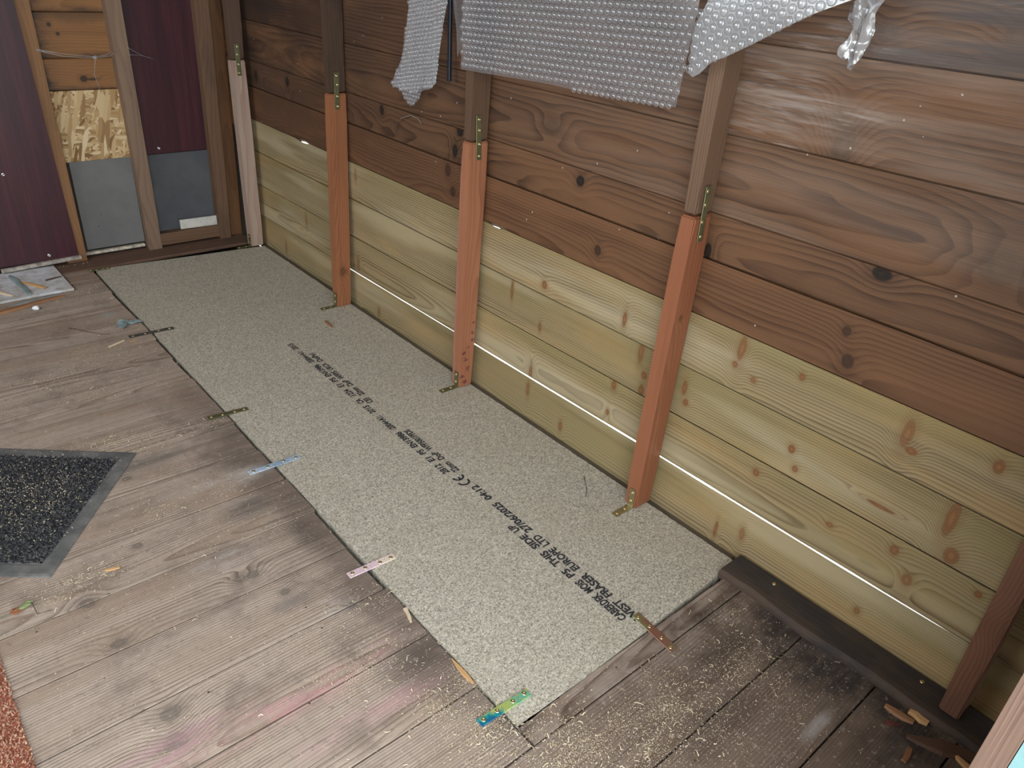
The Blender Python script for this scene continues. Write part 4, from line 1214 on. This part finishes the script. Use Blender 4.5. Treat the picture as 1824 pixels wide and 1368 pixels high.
splinter('wood_splinter', (-.691, -.586, 0), (-.668, -.575, 0), .005, .002, M_sp_raw, 'tiny splinter just in front of the dark steel plate', 'splinter', (.6, 1, .8, .3))
splinter('wood_splinter', (-1.019, -1.505, 0), (-.995, -1.513, 0), .006, .003, M_sp_raw, 'small flat wood chip in front of the doormat', 'splinter', (.8, 1, 1, .7))
splinter('bark_chip', (-.1565, -.753, 0), (-.161, -.806, 0), .012, .004, M_sp_brown, 'brown wood chip lying on the chipboard near the far posts', 'wood chip', (.4, 1, .6, .9, .3))
splinter('wood_splinter', (-.627, -1.916, 0), (-.6355, -1.950, 0), .010, .004, M_sp_pale, 'pale torn sliver at the chipboard edge', 'splinter', (.9, .6, .7, .4))
splinter('wood_splinter', (-.6265, -2.058, 0), (-.6285, -2.120, 0), .009, .0025, M_sp_raw, 'fresh orange sliver along the sawn edge by the rainbow plate', 'splinter', (.2, .8, 1, .5))
splinter('wood_splinter', (-.110, -2.572, 0), (-.105, -2.618, 0), .015, .006, M_sp_brown, 'broken brown chip nearest the rotten strip', 'wood chip', (.6, 1, .9, .5))
splinter('wood_splinter', (-.0895, -2.603, .0), (-.0890, -2.634, .0), .012, .007, M_sp_raw, 'orange broken chip against the rotten strip', 'wood chip', (.7, 1, 1, .8))
splinter('wood_splinter', (-.143, -2.589, 0), (-.126, -2.607, 0), .008, .004, plain_mat('red_chip', (0.12, 0.03, 0.028), .6), 'small dark red chip on the stained boards', 'wood chip', (.8, 1, .6, .2))
splinter('wood_splinter', (-.140, -2.622, 0), (-.090, -2.712, 0), .030, .006, M_sp_dark, 'broad dark splinter near the doorway', 'wood chip', (.25, .8, 1, .9, .7))
splinter('wood_splinter', (-.188, -2.640, 0), (-.157, -2.636, 0), .011, .005, M_sp_brown, 'short brown chip out on the stained boards', 'wood chip', (.8, 1, 1, .8))
splinter('wood_splinter', (-.111, -2.685, 0), (-.1205, -2.722, 0), .010, .005, M_sp_raw, 'pale orange chip at the very bottom by the jamb', 'wood chip', (.5, 1, 1, .9))
# white lump of filler
bm = bmesh.new()
bmesh.ops.create_icosphere(bm, subdivisions=3, radius=.010)
for v in bm.verts:
    n_ = mn.noise(v.co * 160)
    v.co *= 1 + .35 * n_
    v.co.z = max(v.co.z * .7, -.0055)
lp = link('filler_lump', bm_mesh('filler_lump', bm, True), plain_mat('white_filler', (0.85, 0.86, 0.88), .6), None)
lp.location = (-.8505, -.215, .0064)
tag(lp, 'small white lump of filler on the bare floorboards', 'lump')
# dead leaf: brown and green blades on a stalk
def leaf_mat(name, a, b):
    g = NG(name)
    n = g.noise(g.obj(), 160.0, 4.0)
    g.bsdf(g.mix(n, a, b), .6)
    return g.mat
lf = empty('withered_leaf', (-1.166, -1.520, .0008))
tag(lf, 'withered brown and green leaf with a thin stalk at the left', 'leaf')
def blade(L, Wd, mat, mw):
    pts = []
    n = 10
    for i in range(n + 1):
        t = i / n; pts.append((L * t, Wd * .5 * math.sin(math.pi * t) ** .7))
    for i in range(n - 1, 0, -1):
        t = i / n; pts.append((L * t, -Wd * .5 * math.sin(math.pi * t) ** .7))
    bm = poly_grid(pts, .004)
    for v in bm.verts:
        v.co.z = .0016 + 2.0 * v.co.y ** 2 * 30 * .3 + .002 * mn.noise(v.co * 120)
    o = link('blade', bm_mesh('blade', bm, True), mat, lf)
    o.matrix_local = mw
    sol = o.modifiers.new('thick', 'SOLIDIFY'); sol.thickness = .0004
    return o
blade(.020, .016, leaf_mat('leaf_brown', (0.22, 0.07, 0.03), (0.38, 0.15, 0.07)), Matrix.Translation((-.010, -.004, .001)) @ Matrix.Rotation(.2, 4, 'Z'))
blade(.026, .012, leaf_mat('leaf_green', (0.16, 0.24, 0.08), (0.36, 0.42, 0.20)), Matrix.Translation((.004, -.002, .001)) @ Matrix.Rotation(.45, 4, 'Z'))
stalk = link('stalk', tube_mesh('stalk', [(-.024, -.002, .001), (-.008, -.003, .002), (.015, .007, .004), (.025, .001, .004), (.026, -.030, .002), (.047, -.033, .0015)], [.0008, .0007, .0007, .0006, .0006, .0012]), plain_mat('stalk', (0.18, 0.17, 0.10), .7), lf)
stalk.matrix_local = Matrix.Identity(4)
hw = link('wire_offcut', tube_mesh('wire_offcut', [(-.0655, -1.819, .0012), (-.083, -1.841, .0016), (-.100, -1.862, .0013), (-.1195, -1.878, .0012)], .0008), plain_mat('blue_grey_wire', (0.06, 0.09, 0.10), .5), None)
tag(hw, 'thin dark wire offcut lying on the chipboard near the posts', 'wire')
tw = link('twig', tube_mesh('twig', [(-.806, -.402, .0016), (-.785, -.430, .0018), (-.771, -.455, .002), (-.740, -.4925, .0016), (-.722, -.505, .0014)], [.0012, .0011, .001, .0009, .0006]), plain_mat('twig_brown', (0.12, 0.06, 0.035), .7), None)
tag(tw, 'thin curved twig on the floor left of the paint flake', 'twig')
# peeled fibre strip hanging on the dark boards
pf2 = link('fibre_strand', tube_mesh('fibre_strand', [(-.004, -.929, .597), (-.006, -.940, .622), (-.007, -.965, .648), (-.006, -1.008, .6625), (-.004, -1.040, .660), (-.003, -1.055, .648)], [.0012, .0016, .0018, .002, .0016, .001]), plain_mat('grey_fibre', (0.20, 0.145, 0.11), .8), None)
tag(pf2, 'peeled fibre strand curling from a joint in the dark boards', 'strand')
# cobwebs
M_web = film('web', 0.5, 0.2, (0.7, 0.7, 0.72))
cw = empty('cobweb', (-.47, .118, .67))
tag(cw, 'dusty cobweb strung across the stud in front of the orange boards', 'cobweb')
web = [[(-.629, .128, .697), (-.58, .12, .687), (-.53, .12, .6792), (-.465, .118, .673), (-.43, .119, .678), (-.405, .126, .690)],
       [(-.629, .128, .694), (-.56, .121, .676), (-.50, .12, .671), (-.465, .118, .670), (-.42, .120, .674), (-.40, .126, .688)],
       [(-.465, .118, .673), (-.47, .119, .655), (-.478, .12, .62), (-.473, .12, .59), (-.468, .125, .57)],
       [(-.362, .127, .700), (-.34, .13, .685), (-.31, .14, .670), (-.266, .160, .653)], [(-.362, .127, .676), (-.33, .135, .674), (-.29, .15, .664), (-.266, .160, .653)]]
for k, w in enumerate(web):
    o = link('strand', tube_mesh('strand', w, .0009 if k < 2 else .0006), M_web, cw)
    setmw(o, Matrix.Identity(4))
bm = bmesh.new()
bmesh.ops.create_icosphere(bm, subdivisions=2, radius=.006)
for v in bm.verts: v.co *= 1 + .5 * mn.noise(v.co * 300)
o = link('dust_clump', bm_mesh('dust_clump', bm), M_web, cw)
setmw(o, Matrix.Translation((-.467, .118, .671)))

# ------------------------------------------------------------------ sawdust and shavings
def shavings(n, place, lmin, lmax, w, z0=0.0006, curl=1.6, avoid=True):
    P = np.zeros((n, 2))
    i = 0
    tot = sum(c[4] for c in place)
    for (cx, cy, sx, sy, wt) in place:
        m = int(round(n * wt / tot))
        m = min(m, n - i)
        P[i:i + m] = np.stack([RNG.normal(cx, sx, m), RNG.normal(cy, sy, m)], 1)
        i += m
    P = P[:i]
    ok = (P[:, 1] > -2.74) & (P[:, 1] < .125) & (P[:, 0] < -.09) & (P[:, 0] > -1.6)
    on_chip = (P[:, 0] > -.619) & (P[:, 1] > -2.21)
    ok &= ~on_chip | (RNG.random(len(P)) < .03)
    for (ox, oy, ax, ay, la, lb) in ((-.853, -1.156, -.783, .622, .60, .398),) if avoid else ():
        u_ = (P[:, 0] - ox) * ax + (P[:, 1] - oy) * ay; w_ = (P[:, 0] - ox) * -ay + (P[:, 1] - oy) * ax
        ok &= ~((u_ > -.004) & (u_ < la + .004) & (w_ > -.004) & (w_ < lb + .004))
    if avoid:
        ok &= (P[:, 0] > -1.20) | (P[:, 1] > -1.48)
        ok &= ~((P[:, 0] < -.716) & (P[:, 1] > -.128))
    P = P[ok]
    n = len(P)
    L = RNG.uniform(lmin, lmax, n) * RNG.uniform(.5, 1, n); Wd = w * RNG.uniform(.5, 1.3, n)
    A = RNG.uniform(0, 2 * np.pi, n); cu = RNG.normal(0, curl, n); lift = RNG.uniform(0, .35, n) * L
    V = np.zeros((n, 4, 2, 3))
    ang = A.copy(); x = P[:, 0].copy(); y = P[:, 1].copy()
    for k in range(4):
        nx, ny = -np.sin(ang), np.cos(ang)
        zz = z0 + lift * np.sin(np.pi * k / 3.0) + np.where(P[:, 1] > .038, .0045, 0.0)
        for s_ in (0, 1):
            V[:, k, s_, 0] = x + nx * Wd * (s_ - .5); V[:, k, s_, 1] = y + ny * Wd * (s_ - .5)
            V[:, k, s_, 2] = zz + s_ * Wd * .5
        x += np.cos(ang) * L / 3; y += np.sin(ang) * L / 3; ang = ang + cu / 3
    f_ = np.array([(0, 1, 3, 2), (2, 3, 5, 4), (4, 5, 7, 6)])
    fs = (np.arange(n)[:, None, None] * 8 + f_[None]).reshape(-1, 4)
    return V.reshape(-1, 3), fs
def saw_mat():
    g = NG('pine_shavings')
    n = g.noise(g.pos(), 300.0, 2.0)
    g.bsdf(g.ramp(n, [(0.3, (0.38, 0.28, 0.17)), (0.5, (0.58, 0.48, 0.33)), (0.7, (0.76, 0.69, 0.54))]), .8, 0, None, .2)
    return g.mat
M_saw = saw_mat()
CL = [(-.66, -2.20, .05, .04, 3), (-.60, -2.29, .05, .04, 2.2), (-.41, -2.36, .055, .035, 1.9), (-.30, -2.38, .08, .06, 1.3), (-.22, -2.44, .08, .07, .8), (-.52, -2.40, .10, .06, 1.6), (-.62, -2.34, .05, .05, 1.5),
      (-.72, -1.98, .06, .03, 1.0), (-.70, -1.86, .07, .03, .8), (-.69, -2.10, .05, .04, 1.1), (-1.07, -1.51, .05, .02, 1.2), (-.90, -1.09, .06, .025, 1.5), (-.78, -1.13, .07, .02, .7), (-.86, -1.35, .08, .05, .8), (-.76, -1.50, .10, .06, .7),
      (-.86, -.79, .10, .05, 1.2), (-.98, -.72, .10, .04, .8), (-.75, -.62, .08, .04, .8), (-.68, -.46, .03, .03, .5), (-.66, -.20, .05, .08, .7), (-.75, -.12, .06, .03, .5), (-.55, .105, .14, .012, .8), (-.25, .10, .2, .02, .3),
      (-.95, -1.20, .2, .25, 1.4), (-.9, -1.8, .2, .25, 1.2), (-.3, -2.5, .18, .12, .9), (-.85, -.4, .2, .3, 1.0), (-.16, -2.33, .05, .06, .5)]
MATC = [(-1.09, -1.19, .09, .09, 1)]
v1, f1 = shavings(11000, CL, .0014, .0046, .0007)
v2, f2 = shavings(24000, [(a + RNG.normal(0, c), b + RNG.normal(0, d_), c * .35, d_ * .35, w) for a, b, c, d_, w in CL for q in range(3)], .0007, .0018, .0008)
v3, f3 = shavings(700, CL, .008, .018, .0012, curl=3.2)
vv, ff = [], []
off = 0
for v, f_ in ((v1, f1), (v2, f2), (v3, f3)):
    vv.append(v); ff.append(f_ + off); off += len(v)
sd = link('sawdust', mesh_from('sawdust', np.concatenate(vv).tolist(), np.concatenate(ff).tolist()), M_saw, None)
tag(sd, 'pale sawdust and curled wood shavings scattered over the floorboards', 'sawdust', None, 'stuff')
v4, f4 = shavings(1500, MATC, .0015, .006, .0009, .0085, avoid=False)
sel = None
me = mesh_from('sawdust', v4.tolist(), f4.tolist())
bm = bmesh.new(); bm.from_mesh(me)
# keep only shavings that lie on the mat's pile
minv = mat_root.matrix_world.inverted()
kill = []
for v in bm.verts:
    q = minv @ v.co
    if not (BW * .4 < q.x < ML - .01 and BW * .4 < q.y < MW_ - BW * .4): kill.append(v)
bmesh.ops.delete(bm, geom=kill, context='VERTS')
bm.to_mesh(me); bm.free()
s4 = link('sawdust', me, M_saw, None)
tag(s4, 'sawdust caught in the bristles of the black doormat', 'sawdust', None, 'stuff')
